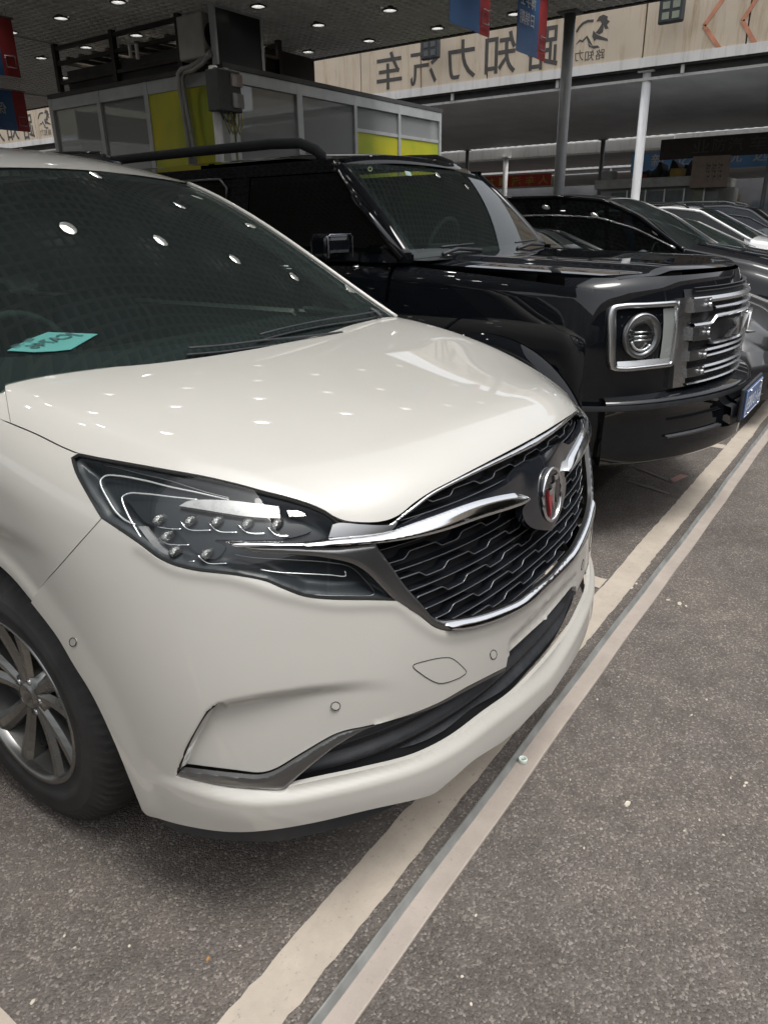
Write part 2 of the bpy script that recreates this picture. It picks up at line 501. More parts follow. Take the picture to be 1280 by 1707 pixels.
# ================================================================== the setting
def at(px, ax, val):
    d = px_dirs([px])[0]; return CC + d * (val - CC[ax]) / d[ax]
def asphalt_mat():
    m, n, l, p = nt('asphalt'); p.inputs['Roughness'].default_value = .9; p.inputs['Specular IOR Level'].default_value = .3
    tc = n.new('ShaderNodeTexCoord')
    def noise(sc, det=4, rough=.6):
        t = n.new('ShaderNodeTexNoise'); t.inputs['Scale'].default_value = sc; t.inputs['Detail'].default_value = det; t.inputs['Roughness'].default_value = rough
        l.new(tc.outputs['Object'], t.inputs['Vector']); return t.outputs['Fac']
    def ramp(src, stops):
        r = n.new('ShaderNodeValToRGB'); e = r.color_ramp.elements
        while len(e) < len(stops): e.new(.5)
        for i, (a, c) in enumerate(stops): e[i].position = a; e[i].color = (*c, 1)
        l.new(src, r.inputs[0]); return r.outputs[0]
    def mixc(f, a, b_, mode='MIX'):
        x = n.new('ShaderNodeMix'); x.data_type = 'RGBA'; x.blend_type = mode
        for s_, v in ((0, f), (6, a), (7, b_)):
            if isinstance(v, (int, float)): x.inputs[s_].default_value = v
            elif isinstance(v, tuple): x.inputs[s_].default_value = (*v, 1)
            else: l.new(v, x.inputs[s_])
        return x.outputs[2]
    vo = n.new('ShaderNodeTexVoronoi'); vo.inputs['Scale'].default_value = 190; vo.inputs['Randomness'].default_value = 1; l.new(tc.outputs['Object'], vo.inputs['Vector'])
    hsv = n.new('ShaderNodeSeparateColor'); l.new(vo.outputs['Color'], hsv.inputs[0])
    base = ramp(hsv.outputs[0], [(0, (.088, .077, .069)), (.5, (.116, .102, .092)), (.82, (.136, .120, .108)), (1., (.24, .218, .195))])
    big = ramp(noise(1.1, 6), [(.32, (.78, .76, .76)), (.5, (1, 1, 1)), (.72, (1.18, 1.16, 1.12))])
    c = mixc(1.0, base, big, 'MULTIPLY')
    med = ramp(noise(9, 5), [(.3, (.82, .82, .82)), (.65, (1.1, 1.1, 1.1))]); c = mixc(1.0, c, med, 'MULTIPLY')
    # pale flecks and spatter
    v2 = n.new('ShaderNodeTexVoronoi'); v2.inputs['Scale'].default_value = 42; l.new(tc.outputs['Object'], v2.inputs['Vector'])
    s2 = n.new('ShaderNodeSeparateColor'); l.new(v2.outputs['Color'], s2.inputs[0])
    a = n.new('ShaderNodeMath'); a.operation = 'LESS_THAN'; l.new(v2.outputs['Distance'], a.inputs[0]); 
    sz = n.new('ShaderNodeMath'); sz.operation = 'MULTIPLY'; l.new(s2.outputs[1], sz.inputs[0]); sz.inputs[1].default_value = .22; l.new(sz.outputs[0], a.inputs[1])
    g = n.new('ShaderNodeMath'); g.operation = 'GREATER_THAN'; l.new(s2.outputs[0], g.inputs[0]); g.inputs[1].default_value = .90
    mm = n.new('ShaderNodeMath'); mm.operation = 'MULTIPLY'; l.new(a.outputs[0], mm.inputs[0]); l.new(g.outputs[0], mm.inputs[1])
    cl = ramp(noise(2.3, 3), [(.48, (0, 0, 0)), (.60, (1, 1, 1))])
    m3 = n.new('ShaderNodeMath'); m3.operation = 'MULTIPLY'; l.new(mm.outputs[0], m3.inputs[0]); l.new(cl, m3.inputs[1])
    c = mixc(m3.outputs[0], c, (.34, .33, .30))
    dust = ramp(noise(26, 8, .75), [(.60, (0, 0, 0)), (.78, (.55, .55, .55))])
    c = mixc(dust, c, (.20, .185, .165))
    oil = ramp(noise(.9, 3), [(.70, (0, 0, 0)), (.80, (.35, .35, .35))]); c = mixc(oil, c, (.035, .033, .034))
    l.new(c, p.inputs['Base Color'])
    b1 = n.new('ShaderNodeBump'); b1.inputs['Strength'].default_value = .75; b1.inputs['Distance'].default_value = .0045
    inv = n.new('ShaderNodeMath'); inv.operation = 'MULTIPLY_ADD'; l.new(vo.outputs['Distance'], inv.inputs[0]); inv.inputs[1].default_value = -1.; inv.inputs[2].default_value = 1.
    ad = n.new('ShaderNodeMath'); l.new(inv.outputs[0], ad.inputs[0]); l.new(noise(60, 3), ad.inputs[1])
    l.new(ad.outputs[0], b1.inputs['Height']); l.new(b1.outputs[0], p.inputs['Normal'])
    return m
ASPH = asphalt_mat()
def worn_paint(name, col, low=(.10, .092, .085), edge=.42):
    m, n, l, p = nt(name); p.inputs['Roughness'].default_value = .85
    tc = n.new('ShaderNodeTexCoord')
    def noise(sc, det, r=.6):
        t = n.new('ShaderNodeTexNoise'); t.inputs['Scale'].default_value = sc; t.inputs['Detail'].default_value = det; t.inputs['Roughness'].default_value = r; l.new(tc.outputs['Object'], t.inputs['Vector']); return t.outputs['Fac']
    r = n.new('ShaderNodeValToRGB'); e = r.color_ramp.elements; e[0].position = .30; e[0].color = (*[c * .74 for c in col], 1); e[1].position = .68; e[1].color = (*col, 1); l.new(noise(4, 8, .7), r.inputs[0])
    r2 = n.new('ShaderNodeValToRGB'); e = r2.color_ramp.elements; e[0].position = .60; e[0].color = (0, 0, 0, 1); e[1].position = .74; e[1].color = (1, 1, 1, 1); l.new(noise(70, 5, .75), r2.inputs[0])
    x = n.new('ShaderNodeMix'); x.data_type = 'RGBA'; l.new(r2.outputs[0], x.inputs[0]); l.new(r.outputs[0], x.inputs[6]); x.inputs[7].default_value = (*low, 1)
    l.new(x.outputs[2], p.inputs['Base Color'])
    b = n.new('ShaderNodeBump'); b.inputs['Strength'].default_value = .6; b.inputs['Distance'].default_value = .002; l.new(noise(220, 3), b.inputs['Height']); l.new(b.outputs[0], p.inputs['Normal'])
    return m
LINEM = worn_paint('line_paint', (.44, .385, .32))
RAILT = worn_paint('rail_dusty', (.37, .32, .28), (.20, .18, .16))
mesh_obj('ground', [(-250, -250, 0), (250, -250, 0), (250, 250, 0), (-250, 250, 0)], [(0, 1, 2, 3)], ASPH, kind='structure')
def strip_mesh(name, x0, x1, y0, y1, z, m, wob=.003, along='X', seed=0, dz=.003, **k):
    """painted stripe with slightly ragged edges"""
    r = np.random.RandomState(seed); L = (x1 - x0) if along == 'X' else (y1 - y0); k_ = max(8, int(L / .03))
    t = np.linspace(0, 1, k_); w0 = r.randn(k_) * wob * .5 + np.interp(t, np.linspace(0, 1, max(3, k_ // 12)), r.randn(max(3, k_ // 12)) * wob); w1 = r.randn(k_) * wob * .5 + np.interp(t, np.linspace(0, 1, max(3, k_ // 12)), r.randn(max(3, k_ // 12)) * wob)
    if along == 'X': A = [(x0 + L * a, y0 + w, z) for a, w in zip(t, w0)]; Bq = [(x0 + L * a, y1 + w, z) for a, w in zip(t, w1)]
    else: A = [(x1 + w, y0 + L * a, z) for a, w in zip(t, w0)]; Bq = [(x0 + w, y0 + L * a, z) for a, w in zip(t, w1)]
    b = MB(); b.grid([A, Bq], smooth=False); return b.build(name, m, kind='structure')
strip_mesh('bay_front_line', -6, 30, .093, .203, .004, LINEM, seed=1)
for i, xc in enumerate((-3.75, -1.325, 1.255, 3.76, 6.26, 8.76, 11.3)):
    strip_mesh('bay_divider_line', xc - .05, xc + .05, .206, 5.2, .004, LINEM, along='Y', seed=3 + i)
# angle rail along the edge of the bays
rail = empty('floor_rail', (0, 0, 0), label='long galvanised angle rail fixed to the asphalt along the parking bays', cat='rail')
GALV = mat('galvanised', (.33, .34, .33), .48, .7, var=.25, vscale=12, bump=.3, bscale=60)
b = MB(); xs = np.concatenate([np.linspace(-3, 5, 90), np.linspace(5.3, 30, 40)])
wv = lambda x: .0025 * math.sin(x * 2.1) + .0012 * math.sin(x * 9)
b.grid([[(x, -.026 + wv(x) + dy, z) for x in xs] for dy, z in ((0, .001), (.0, .0075), (.004, .0095), (.03, .0085), (.056, .008))], smooth=False); b.build('rail_base', RAILT, rail)
b = MB(); b.grid([[(x, .028 + wv(x) + dy, z) for x in xs] for dy, z in ((0, .0085), (.009, .022), (.011, .0245), (.0145, .0245), (.016, .001))], smooth=False); b.build('rail_flange', GALV, rail)
# litter on the ground
def blob(name, px, r, m, h=.003, label=None, group=None, cat='speck', squash=.75, z0=.0):
    p = at(px, 2, z0); n = 14; ph = random.random() * 6
    R = [r * (1 + .22 * math.sin(2 * t + ph) + .12 * math.sin(5 * t + ph * 2)) for t in [2 * math.pi * i / n for i in range(n)]]
    V = [(p[0] + R[i] * math.cos(2 * math.pi * i / n), p[1] + R[i] * squash * math.sin(2 * math.pi * i / n), z0 + .0005) for i in range(n)] + [(p[0] + .8 * R[i] * math.cos(2 * math.pi * i / n), p[1] + .8 * R[i] * squash * math.sin(2 * math.pi * i / n), z0 + h) for i in range(n)]
    F = [(i, (i + 1) % n, (i + 1) % n + n, i + n) for i in range(n)] + [tuple(range(n, 2 * n))]
    return mesh_obj(name, V, F, m, smooth=False, label=label, cat=cat, group=group)
PALE = mat('pale_speck', (.48, .44, .36), .8, var=.2, vscale=60)
blob('gum_spot', (1045, 1340), .011, PALE, label='largest pale round spot stuck on the asphalt right of the white ring', cat='spot')
for i, (q, r) in enumerate([((1132, 1006), .013), ((1113, 1000), .009), ((1143, 1010), .007), ((1243, 1305), .006), ((1240, 1310), .005), ((1217, 1297), .004), ((1177, 1166), .005), ((995, 1166), .005), ((1152, 1192), .005), ((950, 1300), .0035), ((1165, 1367), .004), ((1140, 1385), .004), ((1205, 1392), .004), ((973, 1414), .004), ((793, 1526), .004), ((770, 1628), .004), ((785, 1674), .004), ((400, 1577), .003), ((125, 1580), .003), ((108, 1560), .004), ((55, 1670), .006), ((216, 1577), .004), ((1052, 980), .010), ((1060, 973), .008)]):
    blob('paint_fleck', q, r, PALE, .0015, label='small pale fleck scattered on the dark asphalt', group='pale flecks on the asphalt', cat='fleck')
blob('leaf_scrap', (347, 1599), .005, mat('leaf_orange', (.42, .20, .05), .7, var=.2), .003, label='tiny orange leaf scrap on the asphalt under the nose of the white car', cat='leaf')
p = at((871, 1268), 2, .012)
b = MB(); b.lathe([(0, .0085), (0, .0125), (.002, .0130), (.010, .0130), (.012, .0122), (.012, .0088), (.0, .0085)], (p[0], p[1], .009), 'Z', 32)
b.build('plastic_ring', mat('ring_plastic', (.62, .70, .64), .35, var=.05), label='pale green-white plastic pipe ring lying on the floor rail', cat='ring')
# dropped markings in the shade under the black off-roader
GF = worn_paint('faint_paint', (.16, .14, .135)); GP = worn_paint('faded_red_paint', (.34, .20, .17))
for q0, q1, w, m in (((1045, 802), (1115, 824), .03, GF), ((1060, 780), (1125, 806), .03, GF), ((1118, 803), (1140, 793), .05, GP)):
    a_, c_ = at(q0, 2, 0), at(q1, 2, 0); b = MB(); a_[2] = c_[2] = .0045; d = (c_ - a_); d /= np.linalg.norm(d); nn = np.array([-d[1], d[0], 0]) * w / 2
    b.add([a_ - nn, c_ - nn, c_ + nn, a_ + nn], [(0, 1, 2, 3)]); b.build('faded_floor_mark', m, kind='structure')

# ---- canopy over the cars
CZ = 3.6; CX1 = 7.25; CY0 = 1.0
LAT = mat('lattice_grey', (.62, .62, .60), .6, var=.1); DKROOF = mat('roof_dark', (.07, .07, .07), .9, var=.2)
can = empty('canopy', (0, 0, 0), label='open-cell lattice ceiling canopy with downlights over the parked cars', cat='canopy')
LAMPS = [(4.90 + .97 * i, 5.40 + .97 * j) for i in range(-6, 3) for j in range(-3, 6)]
def gaps(v, axis, lo, hi):
    c = sorted(l[1 - axis] for l in LAMPS if abs(l[axis] - v) < .088); out = []; a = lo
    for q in c:
        if q - .088 > a: out.append((a, q - .088)); a = q + .088
    out.append((a, hi)); return out
b = MB(); x = -6.
while x < CX1:
    for a_, c_ in gaps(x + .011, 0, CY0, 17): b.box((x, a_, CZ), (x + .022, c_, CZ + .035))
    x += .10
b2 = MB(); y = CY0
while y < 17:
    for a_, c_ in gaps(y + .011, 1, -6, CX1): b2.box((a_, y, CZ + .002), (c_, y + .022, CZ + .033))
    y += .10
b.V += b2.V if False else []
b.build('ceiling_lattice', LAT, can); b2.build('ceiling_cross_lattice', LAT, can)
b = MB(); b.box((-6.1, CY0 - .05, CZ + .30), (CX1 + .05, 17.1, CZ + .42)); b.build('roof_deck', DKROOF, can)
b = MB(); b.box((-6.1, CY0 - .06, CZ - .01), (CX1 + .06, CY0 - .003, CZ + .45)); b.box((CX1 + .003, CY0 - .003, CZ - .01), (CX1 + .06, 17.1, CZ + .45)); b.build('edge_beam', mat('edge_dark', (.03, .03, .032), .6, var=.2), can)
b = MB(); b.box((-6, 11.9, CZ - .02), (CX1, 11.96, CZ + .0)); b.box((-6, 8.42, CZ - .012), (CX1, 8.45, CZ - .001)); b.build('ceiling_strip', mat('strip_grey', (.45, .45, .44), .6, var=.1), can)
# downlights
LAMPW = mat('lamp_glow', (1.0, .98, .92), .5, emit=30.)
LHOUS = mat('lamp_housing', (.05, .05, .05), .5, var=.1)
lamp0 = None
def lamp_mesh():
    a = MB(); a.lathe([(.0, .085), (-.008, .085), (-.008, .068), (.0, .068), (.062, .060)], (0, 0, 0), 'Z', 28)
    c = MB(); c.lathe([(.058, .060), (.0585, .001)], (0, 0, 0), 'Z', 28)
    return a, c
first = True
for i in range(-6, 3):
    for j in range(-3, 6):
        X, Y = 4.90 + .97 * i, 5.40 + .97 * j
        if first:
            t0 = empty('ceiling_lamp', (X, Y, CZ - .002), label='small round downlight recessed in the lattice ceiling', cat='lamp', group='round downlights in the lattice ceiling')
            a, c = lamp_mesh(); a0 = a.build('housing', LHOUS, t0); c0 = c.build('lamp_disc', LAMPW, t0); first = False
        else:
            t = t0.copy(); link(t); t.location = (X, Y, CZ - .002)
            for ch in (a0, c0): q = ch.copy(); link(q); q.parent = t
# ---- text and signs
def text_pts(s, bold=False):
    cu = bpy.data.curves.new('t', 'FONT'); cu.body = s; cu.size = 1.0; cu.resolution_u = 4
    if bold: cu.offset = .012
    o = bpy.data.objects.new('t', cu); scene.collection.objects.link(o)
    bpy.context.view_layer.update()
    me = bpy.data.meshes.new_from_object(o.evaluated_get(bpy.context.evaluated_depsgraph_get()))
    V = np.array([tuple(v.co) for v in me.vertices]).reshape(-1, 3); F = [tuple(p.vertices) for p in me.polygons]
    bpy.data.objects.remove(o); bpy.data.curves.remove(cu); bpy.data.meshes.remove(me)
    return V, F
def put_text(s, O, ux, uy, name, m, parent, depth=.004, bold=False, **k):
    """the text's own box is stretched over O, O+ux, O+uy (world vectors)"""
    V, F = text_pts(s, bold)
    if not len(V): return None
    mn = V.min(0); mx = V.max(0); O = np.array(O, float); ux = np.array(ux, float); uy = np.array(uy, float)
    nrm = np.cross(ux, uy); nrm /= np.linalg.norm(nrm) + 1e-12
    a = (V[:, 0] - mn[0]) / (mx[0] - mn[0] + 1e-9); c = (V[:, 1] - mn[1]) / (mx[1] - mn[1] + 1e-9)
    P = O + a[:, None] * ux + c[:, None] * uy
    return mesh_obj(name, P, F, m, parent, smooth=False, **k)
def grime(name, col, streak=(.30, .19, .08), amt=.8):
    m, n, l, p = nt(name); p.inputs['Roughness'].default_value = .7
    tc = n.new('ShaderNodeTexCoord'); mp = n.new('ShaderNodeMapping'); mp.inputs['Scale'].default_value = (1, 5.5, .55); l.new(tc.outputs['Object'], mp.inputs[0])
    t = n.new('ShaderNodeTexNoise'); t.inputs['Scale'].default_value = 1.4; t.inputs['Detail'].default_value = 7; t.inputs['Roughness'].default_value = .68; l.new(mp.outputs[0], t.inputs['Vector'])
    r = n.new('ShaderNodeValToRGB'); e = r.color_ramp.elements; e[0].position = .50; e[0].color = (0, 0, 0, 1); e[1].position = .74; e[1].color = (amt, amt, amt, 1); l.new(t.outputs['Fac'], r.inputs[0])
    t2 = n.new('ShaderNodeTexNoise'); t2.inputs['Scale'].default_value = 2.2; t2.inputs['Detail'].default_value = 5; l.new(tc.outputs['Object'], t2.inputs['Vector'])
    x0 = n.new('ShaderNodeMix'); x0.data_type = 'RGBA'; l.new(t2.outputs['Fac'], x0.inputs[0]); x0.inputs[6].default_value = (*[c * .78 for c in col], 1); x0.inputs[7].default_value = (*[min(1, c * 1.15) for c in col], 1)
    x = n.new('ShaderNodeMix'); x.data_type = 'RGBA'; l.new(r.outputs[0], x.inputs[0]); l.new(x0.outputs[2], x.inputs[6]); x.inputs[7].default_value = (*streak, 1)
    l.new(x.outputs[2], p.inputs['Base Color']); return m
FASC = grime('fascia_cream', (.52, .44, .34)); WHB = grime('white_beam', (.62, .61, .59), (.25, .24, .22), .6)
INK = mat('letter_grey', (.055, .050, .045), .6, var=.2); POLEW = grime('white_pole_paint', (.82, .82, .82), (.3, .28, .25), .5); POLEG = mat('grey_pole_paint', (.16, .165, .17), .45, var=.15)
FX = 12.0
fas = empty('fascia_sign', (FX, 8, 0), label='long cream fascia board with mirrored dark lettering across the next canopy', cat='sign')
fas.location = (0, 0, 0)
zb, zt = 3.80, 4.82
ys = [-1.0, .65, 2.12, 3.66, 5.02, 6.46, 7.88, 9.30, 10.75, 12.2, 13.65, 15.1, 16.55, 18.0, 19.4, 20.85, 22.3, 23.75, 25.2, 26.65, 28.1, 29.6]
for a_, c_ in zip(ys[:-1], ys[1:]):
    b = MB(); b.box((FX, a_ + .012, zb), (FX + .12, c_ - .012, zt)); b.build('fascia_panel', FASC, fas, bevel=.004)
b = MB(); b.box((FX + .05, -1, zb - .01), (FX + .2, 29.6, zt)); b.build('fascia_frame', DKROOF, fas)
def char(ch, px0, px1, ytop, ybot, X=FX - .004, name='letter', m=INK, parent=fas, bold=True):
    """px0 < px1 in the photo; the writing is mirrored: its own left is the photo's right"""
    A = at((px1, ybot), 0, X); Bq = at((px0, ybot), 0, X); Cq = at((px1, ytop), 0, X)
    z0 = at(((px0 + px1) / 2, ybot), 0, X)[2]; z1 = at(((px0 + px1) / 2, ytop), 0, X)[2]
    return put_text(ch, (X, A[1], z0), (0, Bq[1] - A[1], 0), (0, 0, z1 - z0), name, m, parent, bold=bold)
for ch, x0, x1, y0, y1 in (('路', 876, 928, 42, 116), ('知', 807, 858, 54, 124), ('力', 746, 792, 66, 132), ('汽', 684, 729, 78, 141), ('车', 628, 670, 86, 149)):
    char(ch, x0, x1, y0, y1)
# the same lettering again further along
dY = at((75, 205), 0, FX)[1] - at((985, 70), 0, FX)[1]
for o in [o for o in list(fas.children) if o.name.startswith('letter')]:
    q = o.copy(); link(q); q.parent = fas; q.location = (0, dY, 0)
# horse and mountain emblem with its small letters
def emb(pts, name='emblem', thick=None):
    P = [at(q, 0, FX - .004) for q in pts]
    if thick:
        b = MB()
        for a_, c_ in zip(P[:-1], P[1:]): b.beam(a_, c_, thick, .006, up=(1, 0, 0))
    else:
        b = MB(); A = [p_ for p_ in P]; Bk = [p_ + (.01, 0, 0) for p_ in P]; k = len(A)
        b.add(A + Bk, [tuple(range(k)), tuple(range(2 * k - 1, k - 1, -1))] + [(j, (j + 1) % k, (j + 1) % k + k, j + k) for j in range(k)])
    return b.build(name, INK, fas)
def z4(pts): return [(930 + x / 3.657, y / 3.657) for x, y in pts]
E_ = [emb(z4([(112, 195), (125, 170), (150, 142), (180, 128), (215, 126)]), thick=.035),
      emb(z4([(232, 130), (250, 100), (275, 88), (302, 100), (298, 118), (314, 130), (296, 150), (306, 172), (286, 176), (272, 150), (255, 128)])),
      emb(z4([(268, 138), (276, 165), (272, 196), (250, 210), (226, 200), (246, 176)])),
      emb(z4([(214, 185), (232, 208), (300, 236), (302, 250), (232, 238), (220, 250), (206, 222)])),
      emb(z4([(106, 272), (130, 240), (146, 246), (176, 216), (188, 236), (212, 282), (184, 262), (172, 232), (148, 258), (132, 252)])),
      emb(z4([(180, 262), (200, 282), (240, 276), (252, 290), (214, 296), (186, 284)]))]
for ch, x0, x1 in (('路', 224, 280), ('知', 160, 214), ('力', 100, 152)):
    (xa, ya), (xb, yb_) = z4([(x0, 300 if ch == '路' else 306)])[0], z4([(x1, 362 if ch == '路' else 372)])[0]
    E_.append(char(ch, xa, xb, ya, yb_, name='emblem_letter', bold=False))
for o in E_:
    q = o.copy(); link(q); q.parent = fas; q.location = (0, dY, 0)
# faded orange chevrons
OR = mat('faded_orange', (.46, .20, .12), .7, var=.3)
for pts in ([(1007, -12), (888, 156), (988, 305)], [(1210, -10), (1122, 125), (1212, 290)], [(1440, -60), (1350, 90), (1440, 255)]):
    P = [at(q, 0, FX - .004) for q in z4(pts)]; b = MB()
    for a_, c_ in zip(P[:-1], P[1:]): b.beam(a_, c_, .06, .006, up=(1, 0, 0))
    b.build('chevron', OR, fas)
# floodlights
def flood(px, X, dark=False):
    p = at(px, 0, X); t = empty('floodlight', tuple(p), label=None, cat='floodlight')
    b = MB(); b.box((-.07, -.19, -.17), (.02, .19, .17)); b.build('body', MBLACK, t, bevel=.03)
    for sy in (-1, 1):
        for sz in (-1, 1):
            b = MB(); b.box((-.078, sy * .075 - .052, sz * .068 - .046), (-.066, sy * .075 + .052, sz * .068 + .046)); b.build('lens', mat('flood_lens', (.03, .032, .03) if dark else (.17, .19, .13), .3, coat=.5, var=.2), t)
    b = MB(); b.beam((.02, 0, .1), (.12, 0, .30), .03, .02); b.beam((.12, 0, .30), (.3, 0, .32), .03, .02); b.build('bracket', MBLACK, t)
    return t
flood((719, 82), FX - .35, True)['label'] = 'black square floodlight hanging in front of the mirrored fascia letters'
flood((1120, 18), FX - .35)['label'] = 'black square floodlight on a blank stretch of fascia left of the chevrons'
# beams and roofs of the canopies beyond
def far_canopy(X0, X1, z0, z1, top, label, beam=True, y0=-6, y1=34):
    t = empty('far_canopy', (0, 0, 0), label=label, cat='canopy')
    b = MB(); b.box((X0 - .06, y0, z0 + .10), (X0 + .06, y1, z0 + .24)); b.build('eave_beam', WHB, t)
    RFm = bpy.data.materials.get('roof_underside') or mat('roof_underside', (.60, .62, .64), .55, var=.12, vscale=1.5)
    n = 160; G = []
    for r_ in (0, 1):
        xx = X0 + .12 if r_ == 0 else X1; zz = z0 - .05 if r_ == 0 else z1
        G.append([(xx, y, zz + .005 * math.sin(y * 30)) for y in np.linspace(y0, y1, n * 5)])
    b = MB(); b.grid(G); G2 = [[(x, y, z + .012) for x, y, z in r_] for r_ in G]; b.grid(G2, flip=True); b.build('roof_sheet', RFm, t)
    b = MB(); b.box((X0 + .10, y0, z0 - .065), (X0 + .16, y1, z0 - .025)); b.build('roof_edge', WHB, t)
    b = MB(); b.box((X0 + .17, y0, z0 - .01), (X0 + .20, y1, z0 + .23)); b.box((X0 + .201, y0, z0 + .03), (X1, y1, z0 + .05)); b.build('deck_and_backing', DKROOF, t)  # upright dark backing added behind the eave gap to block bright sky, then deck
    for y in np.arange(y0 + .6, y1, 2.1):
        b = MB(); b.box((X0 + .02, y, z0 - .03), (X0 + .06, y + .05, z0 + .10)); b.build('hanger', WHB, t)
    return t
fc1 = far_canopy(12.05, 18.6, 3.70, 3.42, 0, 'grey corrugated roof behind the mirrored fascia board')
fc2 = far_canopy(19.0, 25.2, 3.20, 3.22, 0, 'second grey roof with a pale edge beam, beyond the first')
b = MB(); b.box((18.86, 4.85, 3.16), (18.93, 34, 3.40)); b.build('edge_board', WHB, fc2)
fc3 = far_canopy(27.5, 36, 3.20, 3.1, 0, 'farthest low roof seen under the second one')
# poles
def pole(name, x, y, z1, r, m, label, z0=0):
    t = empty(name, (x, y, 0), label=label, cat='pole')
    b = MB(); b.cyl((0, 0, z0), (0, 0, z1), r, 20); b.build('shaft', m, t)
    b = MB(); b.box((-r * 2, -r * 2, 0), (r * 2, r * 2, .015)); b.build('base_plate', m, t)
    b = MB(); b.box((-r * 1.7, -r * 1.7, z1 - .02), (r * 1.7, r * 1.7, z1)); b.build('cap_plate', m, t)
p = at((945, 100), 0, 7.15); pole('support_pole', 7.15, float(p[1]), CZ + .0, .062, POLEG, 'dark grey round pole holding up the near canopy, in front of the fascia')
p = at((1069, 220), 0, 12.25); pole('support_pole', 12.25, float(p[1]), 3.78, .075, POLEW, 'thick white pole under the cream fascia behind the black van')
p = at((842, 290), 0, 18.80); pole('support_pole', 18.80, float(p[1]), 3.18, .07, POLEW, 'thin white pole in front of the red banner')
p = at((778, 290), 0, 18.4); pole('support_pole', 18.4, float(p[1]), 3.4, .05, POLEG, 'thin grey pole left of the red banner')
p = at((1003, 260), 0, 18.4); pole('support_pole', 18.4, float(p[1]), 3.4, .055, POLEG, 'thin dark pole left of the thick white pole')
p = at((1276, 300), 0, 16.5); pole('support_pole', 16.5, float(p[1]), 3.45, .04, POLEG, 'thin grey pole at the right edge of the picture')

# unseen canopy added behind the camera to cut front light and shape reflections
opp = empty('far_canopy', (0, 0, 0), label='unseen canopy added across the lane behind the viewer to cut front light', cat='canopy')
b = MB(); b.box((-14, -22, 3.6), (30, -7.0, 3.75)); b.build('roof_deck', DKROOF, opp)
b = MB(); b.box((-14, -6.99, 3.5), (30, -6.9, 4.3)); b.build('fascia_board', FASC, opp)
b = MB(); b.box((-14, -16.2, 0), (30, -16, 3.59)); b.build('back_wall', mat('wall_grey', (.34, .34, .33), .8, var=.2), opp)
for x in (-12, -4, 4, 12, 20, 28): b = MB(); b.cyl((x, -7.4, 0), (x, -7.4, 3.6), .08); b.build('post', POLEW, opp)
# ------------------------------------------------------------------ the white people carrier
def interp_tab(tab):
    t = np.array(tab, float); x = t[:, 0]; y = t[:, 1:]
    # natural cubic spline
    n = len(x); h = np.diff(x); A = np.eye(n); r = np.zeros((n, y.shape[1]))
    for i in range(1, n - 1):
        A[i, i - 1] = h[i - 1]; A[i, i] = 2 * (h[i - 1] + h[i]); A[i, i + 1] = h[i]
        r[i] = 6 * ((y[i + 1] - y[i]) / h[i] - (y[i] - y[i - 1]) / h[i - 1])
    M = np.linalg.solve(A, r)
    def fn(v):
        v = np.clip(v, x[0], x[-1]); i = np.clip(np.searchsorted(x, v) - 1, 0, n - 2)
        d = (v - x[i])[..., None]; e = (x[i + 1] - v)[..., None]; H = h[i][..., None]
        return M[i] * e**3 / (6*H) + M[i+1] * d**3 / (6*H) + (y[i]/H - M[i]*H/6) * e + (y[i+1]/H - M[i+1]*H/6) * d
    return fn
WT = interp_tab([  # z, Y0, L, halfwidth, exponent
    (0.00, .10, .56, .88, 2.4), (.12, .03, .58, .91, 2.4), (.22, -.03, .60, .925, 2.4), (.32, -.035, .61, .935, 2.4), (.45, -.03, .61, .94, 2.4),
    (.60, -.025, .63, .94, 2.4), (.75, -.01, .69, .935, 2.4), (.90, .01, .79, .925, 2.4), (1.0, .03, .88, .912, 2.4),
    (1.1, .07, .95, .895, 2.35), (1.25, .14, 1.0, .865, 2.3), (1.6, .4, 1.0, .72, 2.2), (1.9, .8, 1., .6, 2.2)])
WC = interp_tab([(-.2, 1.0), (0, 1.035), (.15, 1.065), (.42, 1.108), (.9, 1.165), (1.2, 1.185), (2., 1.2), (5.4, 1.2)])
WA = interp_tab([(-.2, .19), (.15, .14), (.42, .066), (.9, .002), (1.4, -.005), (5.4, -.005)])
WB = interp_tab([(-.2, 0), (.15, .0), (.42, .012), (.9, .02), (1.4, .02), (5.4, .02)])
def fW(P):
    X, Y, Z = P[:, 0], P[:, 1], P[:, 2]
    w = WT(Z); Y0, L, hw, n = w[:, 0], w[:, 1], w[:, 2], w[:, 3]
    yc = Y0 + L
    a = np.abs(X) / hw; b = np.maximum(0, yc - Y) / L
    r = (np.maximum(a, 1e-6) ** n + b ** n) ** (1 / n)
    g1 = (r - 1) * .8
    c = WC(Y)[:, 0]; aa = WA(Y)[:, 0]
    u = np.abs(X) / .8
    hd = c - aa * np.sign(u) * u ** 2.3 - WB(Y)[:, 0] * u ** 10
    g2 = Z - hd
    g = smax(g1, g2, .10)
    return smax(g, Y - 5.18, .25)
SW = Surf(fW, 0.0); SW.cl = make_centre(fW, 0., .05, 1.3, .02, 1.0, 1.3)
white_car = empty('people_carrier', (0, 0, 0), label='pearl white people carrier nearest the camera, round three-shield crest on its grille', cat='car')
W = white_car
def wpan(name, outline=None, m=None, **k): return panel(name, outline, SW, m, W, **k)

